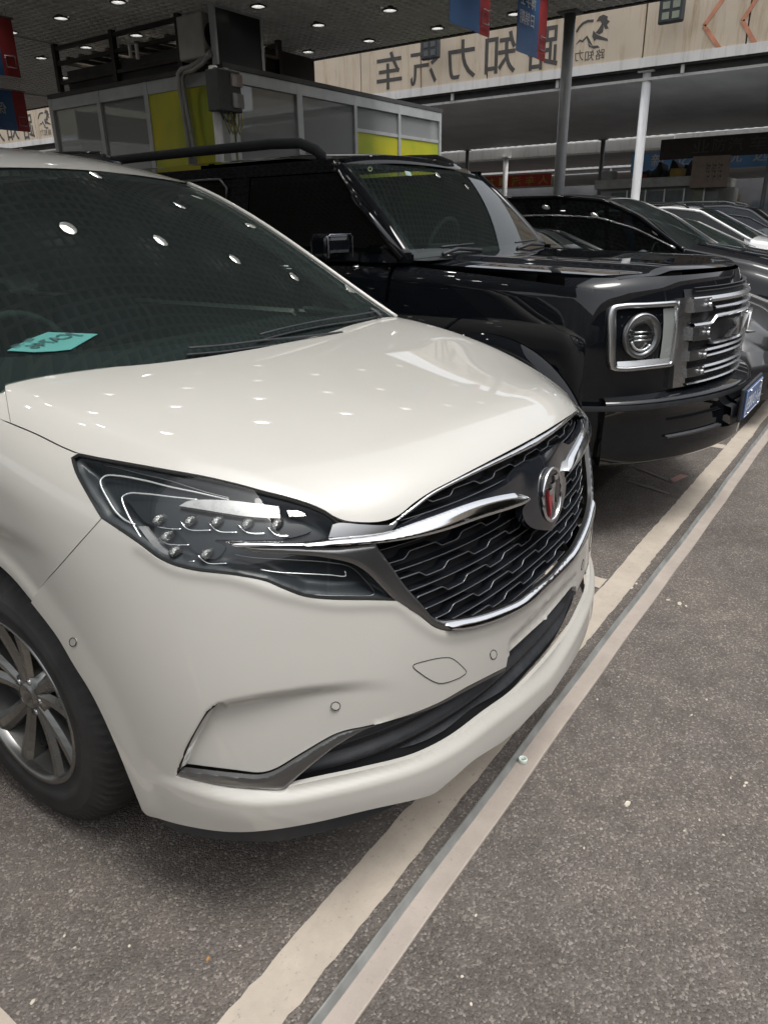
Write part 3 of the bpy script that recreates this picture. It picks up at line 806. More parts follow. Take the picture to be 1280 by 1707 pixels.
# traced in the photograph's pixels, near half of the nose
HOOD_FRONT = [(880,735),(846,753),(800,777),(760,798),(720,819),(690,839),(668,857),(650,866),(630,870.5),(600,871),(574,868.5),(556,862),(540,852),(515,841),(480,830),(440,820),(400,809),(340,795),(280,784),(220,773),(170,764),(131,756)]
HOOD_REAR = [(51,610),(70,611),(110,613),(160,612.5),(230,608),(300,600),(380,588.5),(450,576)]
hood = [('C', 729)] + HOOD_FRONT[:-1] + [(131,756,'c'),(105,745),(60,723),(18.6,705.5,'c'),(13,670),(10,641),(15,631),(30,621),(51,610,'c')] + HOOD_REAR[1:] + [('C', 574)]
def hood_disp(q, P):
    # soft crease that runs along the bonnet's shoulder and a rolled leading edge
    d = seg_dist(q, CREASE, False)
    s = -.0060 * np.exp(-d / 26.)
    return s
CREASE = np.array([(14,650),(60,668),(130,700),(210,735),(300,762),(420,795),(520,830),(560,850)], float)
wpan('bonnet', hood, WHITE, step=7, disp=hood_disp)

BUMP_TOP = [(881,1003),(845,1025),(809,1039),(773,1048),(741,1050),(722,1044),(705,1031),(685,1014),(662,1001,'c'),
            (621,1000),(553,999),(508,994),(472,981),(444,969),(395,959),(327,951),(290,942),(263,929),(236,909),(200,884),(170,864,'c')]
SHUT = [(155,881),(138,900),(102,941),(75,971),(62,989),(56,1003,'c')]
ARCH = [(98,1058),(126.5,1106),(157.5,1156.5),(191,1227),(222,1303),(240,1347,'c')]
BUMP_BOT = [(248,1357),(275,1367),(318,1376),(375,1381.5),(433,1379),(520,1365),(607,1345),(693,1327),(718,1319),(745,1296),(780,1264),(838,1226)]
LIP_TOP = [(860,1150),(809,1188),(751,1231),(693,1260),(607,1283),(537,1298),(482,1310,'c'),(474,1317),(430,1317),(375,1312),(330,1303),(294,1294,'c')]
STRIP_TOP = [(300,1285,'c'),(340,1290),(385,1295),(433,1298),(458,1291),(503,1264),(560,1229),(583,1220),(607,1214),(650,1202),(693,1188),(737,1169),(780,1144.5),(844,1112,'c')]
POCKET = np.array([(294,1292),(306,1258),(320,1228),(346,1186),(360,1175),(376,1167),(433,1156),(520,1141.5),(607,1131),(653,1130),(700,1140),(720,1165),(607,1216),(560,1231),(503,1266),(458,1294),(433,1300)], float)
PLATE = np.array([(850,1068),(848,1098),(912,1036),(960,990),(956,975),(912,1005)], float)
UPSHOULD = crom([(236,912),(290,946),(395,965),(472,990),(553,1006),(640,1006),(662,1008),(705,1040),(741,1058),(809,1047),(881,1012)], 6)
def bumper_disp(q, P):
    ins = inside(q, POCKET); d = seg_dist(q, POCKET)
    left = seg_dist(q, POCKET[:5], False)
    w = np.where(q[:, 0] < 370, 7., 26.)
    fade = sstep((690 - q[:, 0]) / 330.)
    lowfade = 1.
    dtop = seg_dist(q, POCKET[2:11], False); dl = np.minimum(left / 6., dtop / w)
    a = np.where(ins, .034 * sstep(dl) * fade * (0.55 + .45 * sstep((1330 - q[:, 1]) / 160.)), 0)
    i2 = inside(q, PLATE); a = a + np.where(i2, .012 * sstep(seg_dist(q, PLATE) / 4.) , 0)
    # wheel arch flare: step near the arch lip
    ad = seg_dist(q, ARCHL, False)
    a = a - .006 * (1 - sstep(ad / 34.))
    # raised edge round the lamp and grille
    sd_ = seg_dist(q, UPSHOULD, False); a = a - .004 * np.exp(-(sd_ / 11.) ** 2)
    # outward curl of the lower lip
    low = seg_dist(q, LIPL, False); below = q[:, 1] > np.interp(q[:, 0], LIPL[::-1, 0], LIPL[::-1, 1])
    a = a - np.where(below, .018 * sstep(low / 16.) * (1 - .6 * sstep((low - 30) / 60.)) * sstep((q[:, 0] - 215) / 210.), 0)
    return a
ARCHL = np.array([(56, 1003)] + [p[:2] for p in ARCH], float)
LIPL = crom([(960,1003),(930,1070),(905,1108),(860,1149),(809,1187),(751,1230),(693,1261),(607,1287),(537,1303),(474,1314),(430,1316),(375,1311),(294,1295),(250,1283),(200,1266)], 8)
bumper = [('C', 974)] + BUMP_TOP + SHUT + ARCH + BUMP_BOT + [('C', 1154), ('C', 1099)] + LIP_TOP + STRIP_TOP + [(847,1096,'c'), ('C', 1033)]
wpan('front_bumper', bumper, WHITE, step=5, bstep=3.5, disp=bumper_disp)

# lower intake with ribs, its satin strip, number plate clips
def rib_disp(q, P):
    z = P[:, 2]; t = (z * 1. - .14) / .052
    return .016 * (0.5 + .5 * np.cos(t * 2 * np.pi))
intake = [('C', 1033), (847,1096,'c'), (844,1114,'c'),(780,1152),(722,1182),(636,1208),(601,1222),(560,1246),(520,1277),(482,1310,'c'),(537,1298),(607,1283),(693,1260),(751,1231),(809,1188),(860,1150),('C', 1099)]
wpan('intake_floor', [('C', 1020), (835,1100,'c'),(780,1142),(722,1172),(636,1200),(560,1238),(500,1285),(470,1320,'c'),(540,1325),(607,1310),(693,1285),(751,1255),(815,1208),(870,1165),('C', 1120)], DARKVOID, step=8, off=-.045, gap=0, rim=0)
wpan('lower_intake', intake, MBLACK, step=4, off=-.03, gap=-2, disp=rib_disp, rim=0)
strip = [(294,1294,'c'),(330,1303),(375,1312),(430,1317),(474,1317),(482,1310,'c'),(520,1277),(560,1246),(601,1222),(636,1208),(722,1182),(780,1152),(844,1118,'c'),(844,1112,'c'),(780,1144.5),(737,1169),(693,1188),(650,1202),(607,1214),(583,1220),(560,1229),(503,1264),(458,1291),(433,1298),(385,1295),(340,1290),(300,1285,'c')]
for o in wpan('intake_trim', strip, SATIN, step=4, off=-.002, dome=(.003, 5), separate=True): pass
skirt = [(715,1300,'c'),(607,1330),(520,1350),(433,1364),(375,1366),(300,1360),(252,1350,'c'),(258,1370),(275,1387),(330,1403),(400,1411),(460,1411),(520,1400),(600,1378),(690,1335),(760,1290),(838,1240),('C', 1185)]
wpan('under_skirt', skirt, MBLACK, step=6, off=-.014, rim=0, gap=0)
# blanking caps and sensors
CAPL = [(688,1110),(712,1101),(740,1096),(752,1097),(772,1113),(777,1120),(770,1127),(742,1138),(728,1138),(700,1122)]
wpan('tow_cap', CAPL, WHITE, step=4, off=.0006, gap=0, rim=.004, separate=True)
def ring_line(name, pts, r, m, off=.0008, S=None, mirror=True, parent=None, closed=True, step=4, mode='px'):
    S = S or SW
    q = np.array(sum([crom_seg([pts[(i - 1) % len(pts)], pts[i], pts[(i + 1) % len(pts)], pts[(i + 2) % len(pts)]], step) for i in range(len(pts))], [])) if closed else crom(pts, step)
    P, h = cast(S.f, q, mode); N = grad(S.f, P); P = (P + N * off)[h]
    for s in ((1, -1) if mirror else (1,)):
        b = MB(); Q = P.copy(); 
        if s < 0: Q[:, 0] = 2 * S.xc - Q[:, 0]
        b.tube(Q, r, 5, close=closed); b.build(name, m, parent or W)
ring_line('cap_gap', CAPL, .0009, SEAM)
def ell(cx, cy, rx, ry, n=12, rot=0): 
    return [(cx + rx * math.cos(t) * math.cos(rot) - ry * math.sin(t) * math.sin(rot), cy + rx * math.cos(t) * math.sin(rot) + ry * math.sin(t) * math.cos(rot)) for t in [2 * math.pi * i / n for i in range(n)]]
for (cx, cy, rx, ry) in ((561.5,1180,7,6.5),(822,1091,4.8,7),(125,1069,5,6.5)):
    wpan('parking_sensor', ell(cx, cy, rx, ry), WHITE, step=2, bstep=2, off={561.5: -.0075, 125: .0045}.get(cx, .001), gap=0, rim=.006, separate=True)
    ring_line('sensor_gap', ell(cx, cy, rx + .8, ry + .8), .0009, SEAM, off={561.5: -.0075, 125: .0045}.get(cx, .0008))

# ---- grille
OPEN = [(863,757),(791,789),(720,819),(695,842),(651,881),(625,905),(628,912,'c'),(648,938),(676,978),(702,1007),(720,1028),(734,1034),(756,1033),(791,1027),(827,1016),(863,1000),(899,975)]
def back(off): return lambda q, P: np.full(len(q), off)
wpan('grille_backing', [('C', 722)] + [(863,745),(791,777),(720,810),(640,872),(600,905),(628,940,'c'),(676,995),(720,1040),(756,1043),(827,1026),(880,1003),('C', 990)], DARKVOID, step=10, off=-.055, rim=0, gap=0)
opx = np.array([p[:2] for p in OPEN] + [(SW.cl_x(975), 975), (SW.cl_x(735), 735)], float)
def grille_lines():
    z_rows = np.arange(.52, 1.10, .026)
    bars = MB(); fine = MB()
    for k, z in enumerate(z_rows):
        xs = np.arange(-.70, .701, .006)
        if k % 2 == 0: zz = np.full(len(xs), z); 
        else:
            ph = ((xs + (.055 if (k // 2) % 2 else 0) + (.11 if xs is None else 0)) / .150) % 1.0
            tz = np.clip((np.abs(ph - .5) - .17) / .10, 0, 1)
            zz = z - .006 + tz * .013
        A = np.stack([-np.abs(xs), zz], 1)
        P, h = cast(fW, A, 'front'); N = grad(fW, P); P = P - N * .026
        q = to_px(P); ok = inside(q, opx) & h
        P[:, 0] = xs
        seg = []
        for i in range(len(xs) + 1):
            if i < len(xs) and ok[i]:
                seg.append(P[i])
            else:
                if len(seg) > 3:
                    if k % 2 == 0:
                        bars.tube(seg, .0019, 6, sy=.7); b2 = np.array(seg) + (0, .014, -.002); fine.grid([np.array(seg) + (0, .002, -.001), np.array(seg) + (0, .028, -.003)])
                    else:
                        bars.tube(seg, .0016, 6); fine.grid([np.array(seg) + (0, .002, -.001), np.array(seg) + (0, .026, -.002)])
                seg = []
    bars.build('grille_bars', mat('grille_bar', (.14, .145, .155), .25, .7, coat=.3, var=.1), W)
    fine.build('grille_fins', GBLACK, W)
grille_lines()
def tilt(A, Bq, amt):
    A = crom(A, 3); Bq = crom(Bq, 3)
    def f(q, P):
        a = seg_dist(q, A, False); b_ = seg_dist(q, Bq, False); return amt * a / (a + b_ + 1e-6)
    return f
OUTL = [(960,925),(930,962),(881,1001),(845,1023),(809,1037),(773,1046),(745,1047)]; INL = [(960,900),(930,940),(899,973),(863,1000),(827,1016),(791,1027),(756,1033),(735,1036)]
WTOP = [(378,903),(508,903),(546,898),(600,893),(648,885),(720,860),(791,834),(842,823),(860,822)]; WBOT = [(378,910),(460,911),(540,910),(594,907),(648,901),(720,886),(791,862),(863,838),(874,831)]
# upper trim along the bonnet's edge, frame leg, bottom chrome
def sep(name, o=None, m=None, **k): return wpan(name, o, m, separate=True, **k)
wpan('grille_top_trim', [('C', 731)] + [(863,747),(791,783),(720,820),(692,841),(668,861),(651,874),(640,876,'c'),(652,879,'c'),(668,866),(695,846),(722,825),(791,790),(863,757),('C', 741)], CHROME, step=3, off=-.004, dome=(.004, 4), gap=0)
FRAME_OUT = [(625,915),(648,937)]
wpan('grille_frame', [('C', 974)] + [(881,1003),(845,1025),(809,1039),(773,1048),(741,1050),(722,1043),(705,1031),(680,1016),(655,998),(612,955),(590,941),(560,933),(520,927),(470,924),(420,920),(388,909,'c'),(394,908),(470,910),(560,912),(600,908),(625,905,'c'),(629,912),(648,938),(676,978),(702,1007),(720,1028),(734,1034),(756,1033),(791,1027),(827,1016),(863,1000),(880,987), ('C', 960)], SATIN, step=3.5, off=.002, dome=(.006, 9), gap=.4)
wpan('grille_chrome', [('C', 972)] + [(881,1001),(845,1023),(809,1037),(773,1046),(745,1047),(735,1038,'c'),(756,1034.5),(791,1028.5),(827,1017.5),(863,1001.5),(880,989), ('C', 962)], CHROME, disp=tilt(INL, OUTL, -.012), step=2.6, bstep=2.2, off=.0035, dome=(.003, 8), gap=.3)
# wing bar: bright face and satin top
sep('chrome_wing', [(378,905,'c'),(383,902.5),(440,903.5),(508,903.5),(546,898),(600,893),(630,889),(648,885),(720,860),(791,834.5),(842,823),(856,822),(872,830),(863,838),(791,862),(720,886),(648,901),(594,907),(540,910),(460,911),(395,912)], CHROME, disp=tilt(WTOP, WBOT, -.012), step=3, off=.008, dome=(.005, 8), rim=.02, gap=0)
sep('wing_top', [(546,897,'c'),(553,876,'c'),(564,873),(600,875),(630,876),(651,875,'c'),(660,871),(650,884),(630,889.5),(600,893.5)], SATIN, step=3, off=.008, rim=.015, gap=.3)
# black boss that carries the crest
def boss_disp(q, P):
    d = np.hypot((q[:, 0] - 913) / 1.0, (q[:, 1] - 828) / 2.2)
    return -.011 * sstep((50 - d) / 34.)
wpan('crest_boss', [('C', 757)] + [(892,762),(876,771),(861,784),(846,804),(815,820),(791,829),(720,854),(670,873),(648,884,'c'),(720,861),(791,836),(842,826),(868,832,'c'),(872,840),(868,850),(872,868),(884,880), ('C', 884)], GBLACK, step=3, off=.004, disp=boss_disp, rim=.02, gap=0)

for s_ in (1, -1):
    q = pline([tuple(p) for p in POCKET[:5]], SW, off=-.004, step=5); q[:, 0] *= s_; b = MB(); b.tube(q, .0032, 6); b.build('recess_gap', SEAM, W)
# fender, cowl corner, side body
def side_of(pts):
    P, h = cast(fW, np.array([p[:2] for p in pts], float)); return [(p[1], p[2]) + tuple(q[2:]) for p, q in zip(P, pts)]
def top_of(pts):
    P, h = cast(fW, np.array([p[:2] for p in pts], float)); return [(p[0], p[1]) + tuple(q[2:]) for p, q in zip(P, pts)]
tipl = side_of([(131,756,'c'),(119.5,763,'c'),(127,788),(145,822),(170,864,'c')] + SHUT)
backl = side_of([(18.6,705.5),(60,723),(105,745)])
archc = [(1.02 + .43 * math.cos(t), .37 + .43 * math.sin(t)) for t in [math.radians(a) for a in range(110, -20, -13)]]
fender = tipl + archc + [(1.44,.235,'c'),(1.60,.235,'c'),(1.63,.6),(1.60,.95),(1.52,1.165,'c'),(1.2,1.150)] + backl
def fender_disp(q, P):
    # wheel arch flare and a shoulder line
    r = np.hypot(P[:, 1] - 1.02, P[:, 2] - .37)
    a = -.007 * (1 - sstep((r - .44) / .035)) 
    a = a + np.where(True, .004 * np.exp(-((P[:, 2] - .985 + .0 * P[:, 1]) / .03) ** 2) * 0, 0)
    sh = P[:, 2] - (.86 + .05 * P[:, 1])
    return a + .012 * sstep((-sh) / .05) * sstep((P[:, 1] - .66) / .30)
for o in panel('fender', fender, SW, WHITE, W, mode='side', step=.012, bstep=.008, gap=1.2, disp=fender_disp, separate=True): pass
cow = top_of([(18.6,705.5,'c'),(13,670),(10,641),(15,631),(30,621),(51,610,'c')])
cx0 = cow[-1][0]; cy0 = cow[-1][1]
cowl = cow + [(-.68, cy0 + .02), (-.74, 1.22), (-.775, 1.45, 'c'), (-.87, 1.5, 'c'), (-.865, 1.2)]
panel('cowl_corner', cowl, SW, WHITE, W, mode='top', step=.012, bstep=.008, gap=1.0, separate=True)
# doors and rear quarters (out of the frame to the left, built so that the car is whole)
def side_panel(name, pts, m=WHITE, **k): return panel(name, pts, SW, m, W, mode='side', step=.035, bstep=.02, gap=2., separate=True, rim=.02, **k)
side_panel('front_door', [(1.63,.27,'c'),(1.66,.6),(1.63,.95),(1.55,1.165,'c'),(2.6,1.17,'c'),(2.62,.27,'c')])
side_panel('sliding_door', [(2.63,.27,'c'),(2.61,1.17,'c'),(3.62,1.175,'c'),(3.70,.8),(3.66,.5),(3.62,.27,'c')])
ra = [(4.11 + .42 * math.cos(t), .37 + .42 * math.sin(t)) for t in [math.radians(a) for a in range(190, -20, -15)]]
side_panel('rear_quarter', [(3.63,.27,'c'),(3.67,.5),(3.71,.8),(3.63,1.175,'c'),(4.95,1.17,'c'),(5.0,.9),(5.0,.4),(4.9,.25,'c'),(4.54,.25,'c')] + ra[::-1])
panel('tail_panel', [(-.86,.3,'c'),(.86,.3,'c'),(.86,1.12,'c'),(-.86,1.12,'c')], Surf(lambda P: fW(P * np.array([1, -1, 1]) + np.array([0, 4.0, 0]))), WHITE, W, mode='front', step=.05, gap=0, mirror=False, hitoff=(0, 0, 0)) if False else None
tl = MB(); tl.grid([[(x, 5.12 - .16 * abs(x / .9) ** 3, z) for x in np.linspace(-.9, .9, 25)] for z in (.28, .6, .9, 1.17)]); tl.build('tailgate', WHITE, W)
# dark inner shell: blocks light through the gaps
ib = MB()
ib.grid([[(x, y, z) for x in np.linspace(-.80, .80, 9)] for y, z in ((.30, .22), (.26, .55), (.34, .80), (.55, .93), (.9, 1.06), (1.25, 1.10))], smooth=False)
ib.box((-.70, .5, .22), (.70, 5.0, .30)); ib.box((-.72, 1.42, .25), (.72, 1.46, 1.1))
for sx in (-1, 1):
    ib.box((sx * .66 - .01, .35, .2), (sx * .66 + .01, 1.45, 1.0))
    ib.grid([[(sx * x, 1.02 + .50 * math.cos(t), .37 + .50 * math.sin(t)) for x in (.66, .90)] for t in [math.radians(a) for a in range(-15, 196, 15)]])
    ib.grid([[(sx * x, 4.11 + .50 * math.cos(t), .37 + .50 * math.sin(t)) for x in (.66, .90)] for t in [math.radians(a) for a in range(-15, 196, 15)]])
ib.build('inner_shell', DARKVOID, W)

# ---- windscreen and roof
WSIDE = [(652,524,.76),(640,515,.753),(615,500,.742),(580,478,.726),(530,438,.70),(480,398,.676),(420,363,.65),(350,328,.62),(312,304,.60)]
_E = []
for (x, y, X) in WSIDE:
    d = px_dirs([(x, y)])[0]; _E.append(CC + d * (X - CC[0]) / d[0])
_E = np.array(_E); _L = np.concatenate([[0], np.cumsum(np.linalg.norm(np.diff(_E, axis=0), axis=1))]); _L /= _L[-1]
_pe = [np.polyfit(_L, _E[:, i], 3) for i in range(3)]
def ws_pt(u, t):
    e = [np.polyval(c, t) for c in _pe]
    yc = .875 + (1.785 - .875) * t; zc = 1.138 + (1.690 - 1.138) * t + .075 * t * (1 - t) 
    w = u * u
    k = 1.0 if u >= 0 else 1.06
    return np.array([u * k * e[0], yc + (e[1] - yc) * w + (0 if u >= 0 else .05 * w), zc + (e[2] - zc) * w - .012 * (w - w * w)])
def ws_grid(u0, u1, nu, t0, t1, nt_, off=0.0):
    G = [[ws_pt(u, t) for u in np.linspace(u0, u1, nu)] for t in np.linspace(t0, t1, nt_)]
    G = np.array(G)
    if off:
        G = G + np.array([0, -.6, .8]) * off
    return G
def ws_solve(px):
    u, t = .5, .4; px = np.array(px[:2], float)
    for _ in range(40):
        r = to_px([ws_pt(u, t)])[0] - px; e = 1e-4
        J = np.stack([(to_px([ws_pt(u + e, t)])[0] - px - r) / e, (to_px([ws_pt(u, t + e)])[0] - px - r) / e], 1)
        s_ = np.linalg.solve(J, r); k = min(1, .2 / (np.abs(s_).max() + 1e-9)); u -= s_[0] * k; t -= s_[1] * k
        u = min(max(u, -1), 1.0); t = min(max(t, -.1), 1.05)
    return u, t
def ws_line(pts, off, step=10): return np.array([ws_pt(*ws_solve(q)) + np.array([0, -.6, .8]) * off for q in crom(pts, step)])
b = MB(); b.grid(ws_grid(-1, 1, 61, -.03, 1, 41), flip=True); b.build('windscreen', WSGLASS, W)
b = MB(); b.grid(ws_grid(-1, 1, 61, -.03, .10, 8, -.004), flip=True)
b.grid(ws_grid(-1, -.94, 5, .10, 1, 31, -.004), flip=True); b.grid(ws_grid(.94, 1, 5, .10, 1, 31, -.004), flip=True); b.grid(ws_grid(-.94, .94, 41, .955, 1, 4, -.004), flip=True)
b.build('windscreen_border', MBLACK, W)
pl = np.array([ws_pt(1, t) for t in np.linspace(-.02, 1, 40)])
for s in (1, -1):
    if s < 0: pl = np.array([ws_pt(-1, t) for t in np.linspace(-.02, 1, 40)]) * (-1, 1, 1)
    b = MB(); Q = pl + (.008, .0, .001); Q[:, 0] *= s
    b.tube(Q, .0085, 8); b.build('windscreen_pillar', WHITE, W)
    b = MB(); Q = pl + (.022, .05, -.035); Q[:, 0] *= s
    b.tube(Q, .036, 8); b.build('pillar', WHITE, W)
xt = float(ws_pt(1, 1)[0]); ytc = float(ws_pt(0, 1)[1]); yte = float(ws_pt(1, 1)[1])
def y_top(x): return ytc + (yte - ytc) * (np.abs(x) / xt) ** 2
def z_topline(x): w = (np.abs(x) / xt) ** 2; a_, b_ = ws_pt(0, 1)[2], ws_pt(1, 1)[2]; return a_ + (b_ - a_) * w - .012 * (w - w * w)
def roof_z(x, y):
    yt = y_top(x); s = np.maximum(0, y - yt)
    return z_topline(x) + .004 + .135 * (1 - np.exp(-s / .32)) - .05 * (np.abs(x) / .66) ** 4 * (1 - np.exp(-s / .3)) - .012 * s
XR = np.linspace(-1, 1, 41) * (xt + .035)
R = [[(x, y_top(x) + u * (4.95 - y_top(x)), roof_z(np.array(x), y_top(x) + u * (4.95 - y_top(x)))) for x in XR] for u in np.concatenate([np.linspace(0, .25, 26), np.linspace(.28, 1, 16)])]
rb = MB(); rb.grid(R, flip=True); rb.build('roof', WHITE, W)
# roof rails, side glass, sky-dark strip
for s in (1, -1):
    b = MB(); ys = np.linspace(2.25, 4.7, 20)
    b.tube([(s * .555, y, float(roof_z(np.array(.555), y)) + .045 + .016 * math.sin((y - 2.25) / 2.45 * math.pi) - (.035 if i in (0, 19) else 0)) for i, y in enumerate(ys)], .015, 8)
    b.build('roof_rail', BLACKP, W)
    b = MB(); ys = np.concatenate([[yte - .02], np.linspace(2.1, 4.95, 12)])
    b.grid([[(s * (.80 + .075 * (i > 0)) if False else s * .845, max(1.10, y - .55 if i == 0 else y), 1.14), (s * .80, (y - .25) if i == 0 else y, 1.36), (s * (xt + .045), y, float(roof_z(np.array(xt + .03), y)) - .015)] for i, y in enumerate(ys)])
    b.build('side_glass', DKGLASS, W)
b = MB(); b.grid([[(x, 4.95 + .15 * k - .1 * abs(x) ** 3, 1.72 - .55 * k) for x in np.linspace(-.7 - .1 * k, .7 + .1 * k, 13)] for k in (0, .5, 1)]); b.build('rear_glass', DKGLASS, W)

# ---- interior seen through the windscreen
INT = mat('interior_dark', (.03, .032, .032), .7, var=.3)
INTG = mat('interior_grey', (.09, .10, .10), .7, var=.3)
b = MB(); b.grid([[(x, y + .10 * (x / .7) ** 2, z) for x in np.linspace(-.72, .72, 15)] for y, z in ((.98, 1.13), (1.2, 1.15), (1.42, 1.15), (1.52, 1.10), (1.56, .85))]); b.build('dashboard', INT, W)
b = MB(); b.tube([(-.36 + .18 * math.cos(t), 1.66 + .05 * math.sin(t), 1.08 + .17 * math.sin(t)) for t in np.linspace(0, 2 * math.pi, 33)[:-1]], .014, 8, close=True); b.cyl((-.36, 1.5, 1.0), (-.36, 1.66, 1.08), .05)
b.beam((-.53, 1.66, 1.08), (-.19, 1.66, 1.08), .03, .03, up=(0, 1, 0)); b.build('steering_wheel', INTG, W)
for sx in (-.36, .36):
    for sy in (2.15, 3.2):
        b = MB(); prof = [(.24, .55), (.26, .8), (.24, 1.1), (.19, 1.24)]
        b.grid([[(sx + w * math.cos(t), sy + (z - .55) * .22 + .07 * math.sin(t), z) for t in np.linspace(0, 2 * math.pi, 17)] for w, z in prof] + [[(sx, sy + .15, 1.25)] * 17])
        b.grid([[(sx + .11 * k * math.cos(t), sy + .19 + .04 * math.sin(t), z) for t in np.linspace(0, 2 * math.pi, 17)] for k, z in ((.9, 1.25), (1, 1.33), (.9, 1.42), (0, 1.44))])
        b.box((sx - .24, sy - .5, .5), (sx + .24, sy + .02, .62)); b.build('seat', INT, W, bevel=.02)
# ---- wipers
for pts in ([(628,526),(590,533),(540,541),(500,549),(465,557),(428,567)], [(565,562),(500,570),(430,577),(370,585),(310,590)]):
    q = ws_line(pts, .022); b = MB(); b.tube(q, .0055, 6, sy=.6)
    b.tube(ws_line([(p[0], p[1] + 5) for p in pts], .008), .0035, 5)
    if pts[0][0] == 628: b.tube(ws_line([(612,523),(622,528),(630,536)], .022, 5), .009, 6)
    b.build('wiper', MBLACK, W)

# ---- headlight
LENS = [(119.5,763,'c'),(131,757),(170,765.5),(220,774),(280,785),(340,796),(400,810),(440,821),(480,831),(515,842),(540,853),(556,864,'c'),(590,900),(630,920),(660,1000,'c'),
        (621,1000),(553,999),(508,994),(472,981),(444,969),(395,959),(327,951),(290,942),(263,929),(236,909),(200,884),(170,864),(145,822),(127,788)]
lenspx = np.array([p[:2] for p in LENS], float)
HL = {}
def bowl(q, P):
    d = seg_dist(q, lenspx)
    return .022 * sstep(d / 26.)
for o, key in zip(wpan('headlight', LENS, HLBLACK, step=5, off=-.010, disp=bowl, rim=0, gap=.6, separate=True), (1, -1)): HL[key] = o
COVER = LENS[:7] + [(425,817,'c'),(440,840),(455,872),(478,906,'c'),(560,918),(612,925,'c'),(660,1000,'c')] + LENS[15:]
for o, key in zip(wpan('cover_lens', COVER, GLASSC, step=6, off=.0012, dome=(.0006, 6), rim=.004, gap=1.0, separate=True), (1, -1)): o.parent = HL[key]
def hz(pts): return [(100 + x / 2.207, 720 + y / 2.207) for x, y in pts]
def hl_line(name, pts, r, m, off=-.016, sy=1.0):
    q = pline(hz(pts), SW, off=off, step=4)
    for s in (1, -1):
        Q = q.copy(); Q[:, 0] *= s; b = MB(); b.tube(Q, r, 6, sy=sy); b.build(name, m, HL[s])
LG = mat('light_guide', (.75, .76, .75), .15, .6, var=.1)
hl_line('light_guide', [(620,235),(500,208),(400,188),(300,164),(200,148),(155,149),(134,168),(136,190),(160,240),(190,290),(225,322),(262,338)], .0022, LG)
hl_line('light_guide', [(500,236),(400,226),(300,216),(240,216),(214,232),(218,258),(250,330),(300,412),(345,450),(365,462)], .0020, LG)
hl_line('edge_trim', [(620,232),(520,206),(400,168),(280,140),(200,120),(150,112)], .0012, SATIN, -.012)
hl_line('edge_trim', [(380,470),(420,500),(520,512),(640,530),(720,548),(760,560),(830,592),(920,603),(1050,607),(1165,600),(1130,548),(1075,500),(1000,484),(850,472),(700,462),(636,450)], .0012, SATIN, -.012)
hl_line('edge_trim', [(735,512),(800,522),(900,528),(1000,533),(1065,536),(1060,518)], .0014, LG, -.022)
for t in ([(345,344),(380,350),(436,352)], [(432,322),(462,352),(550,355)], [(540,325),(575,358),(650,362)], [(650,330),(685,362),(755,366)], [(762,338),(795,372),(845,376)], [(350,385),(378,410),(465,415)], [(495,455),(535,487),(610,487)], [(385,455),(410,478),(486,480)]):
    hl_line('chrome_tick', t, .0017, CHROME, -.018)
def hl_panel(name, pts, m, off, **k):
    q = hz([p[:2] for p in pts]); q = [tuple(a) + tuple(p[2:]) for a, p in zip(q, pts)]
    for o, key in zip(wpan(name, q, m, step=3, off=off, gap=0, separate=True, **k), (1, -1)): o.parent = HL[key]
REFL = mat('reflector', (.34, .335, .33), .28, .3, var=.15, vscale=40)
hl_panel('reflector_strip', [(432,264,'c'),(470,244),(600,240),(700,250),(806,264,'c'),(812,310,'c'),(700,304),(600,290),(500,274)], REFL, -.012, rim=.012)
hl_panel('side_reflector', [(275,345,'c'),(303,343,'c'),(345,400),(392,455),(352,442),(310,395)], REFL, -.014, rim=.01)
hl_panel('marker', [(836,276,'c'),(895,276,'c'),(908,298,'c'),(846,300,'c')], mat('marker_lens', (.35,.36,.36), .2, .5, var=.2), -.016, rim=.008)
hl_panel('black_shelf', [(225,240,'c'),(330,240),(470,246),(430,268),(560,300),(700,316),(820,322),(900,330),(930,352),(860,380),(700,392),(560,395),(600,420),(560,470),(480,440),(400,350),(300,330)], HLBLACK, -.024, rim=.02)
for s_ in (1, -1):
    q = pline([tuple(p) for p in list(lenspx) + [lenspx[0]]], SW, off=-.003, step=5, smooth=False) if False else np.array(cast(fW, np.concatenate([lenspx, lenspx[:1]]))[0]); q = q.copy(); q[:, 0] *= s_
    qq = np.concatenate([np.linspace(q[i], q[i + 1], 6)[:-1] for i in range(len(q) - 1)]); Nq = grad(fW, qq); b = MB(); b.tube(qq - Nq * .004, .0045, 6, close=True); b.build('lamp_seal', SEAM, HL[s_])
# crystal-cut lamp modules
def crystal(px, r=.0125):
    P, h = cast(fW, np.array([px], float)); N = grad(fW, P)[0]; p = P[0] - N * .014
    for s in (1, -1):
        bm = bmesh.new(); bmesh.ops.create_icosphere(bm, subdivisions=2, radius=1)
        for v in bm.verts:
            k = 1 + .10 * math.sin(13 * v.co.x + 5 * v.co.z) * math.cos(11 * v.co.y); v.co *= k
            v.co = Vector((v.co.x * r * 1.35, v.co.y * r * .7, v.co.z * r * .85))
            v.co += Vector((p[0] * s, p[1], p[2]))
        bm_obj('lamp_module', bm, CRYSTAL, HL[s], False)
for c in ((355,315),(475,318),(575,320),(690,328),(800,330),(385,380),(415,440),(535,447)): crystal(hz([c])[0])

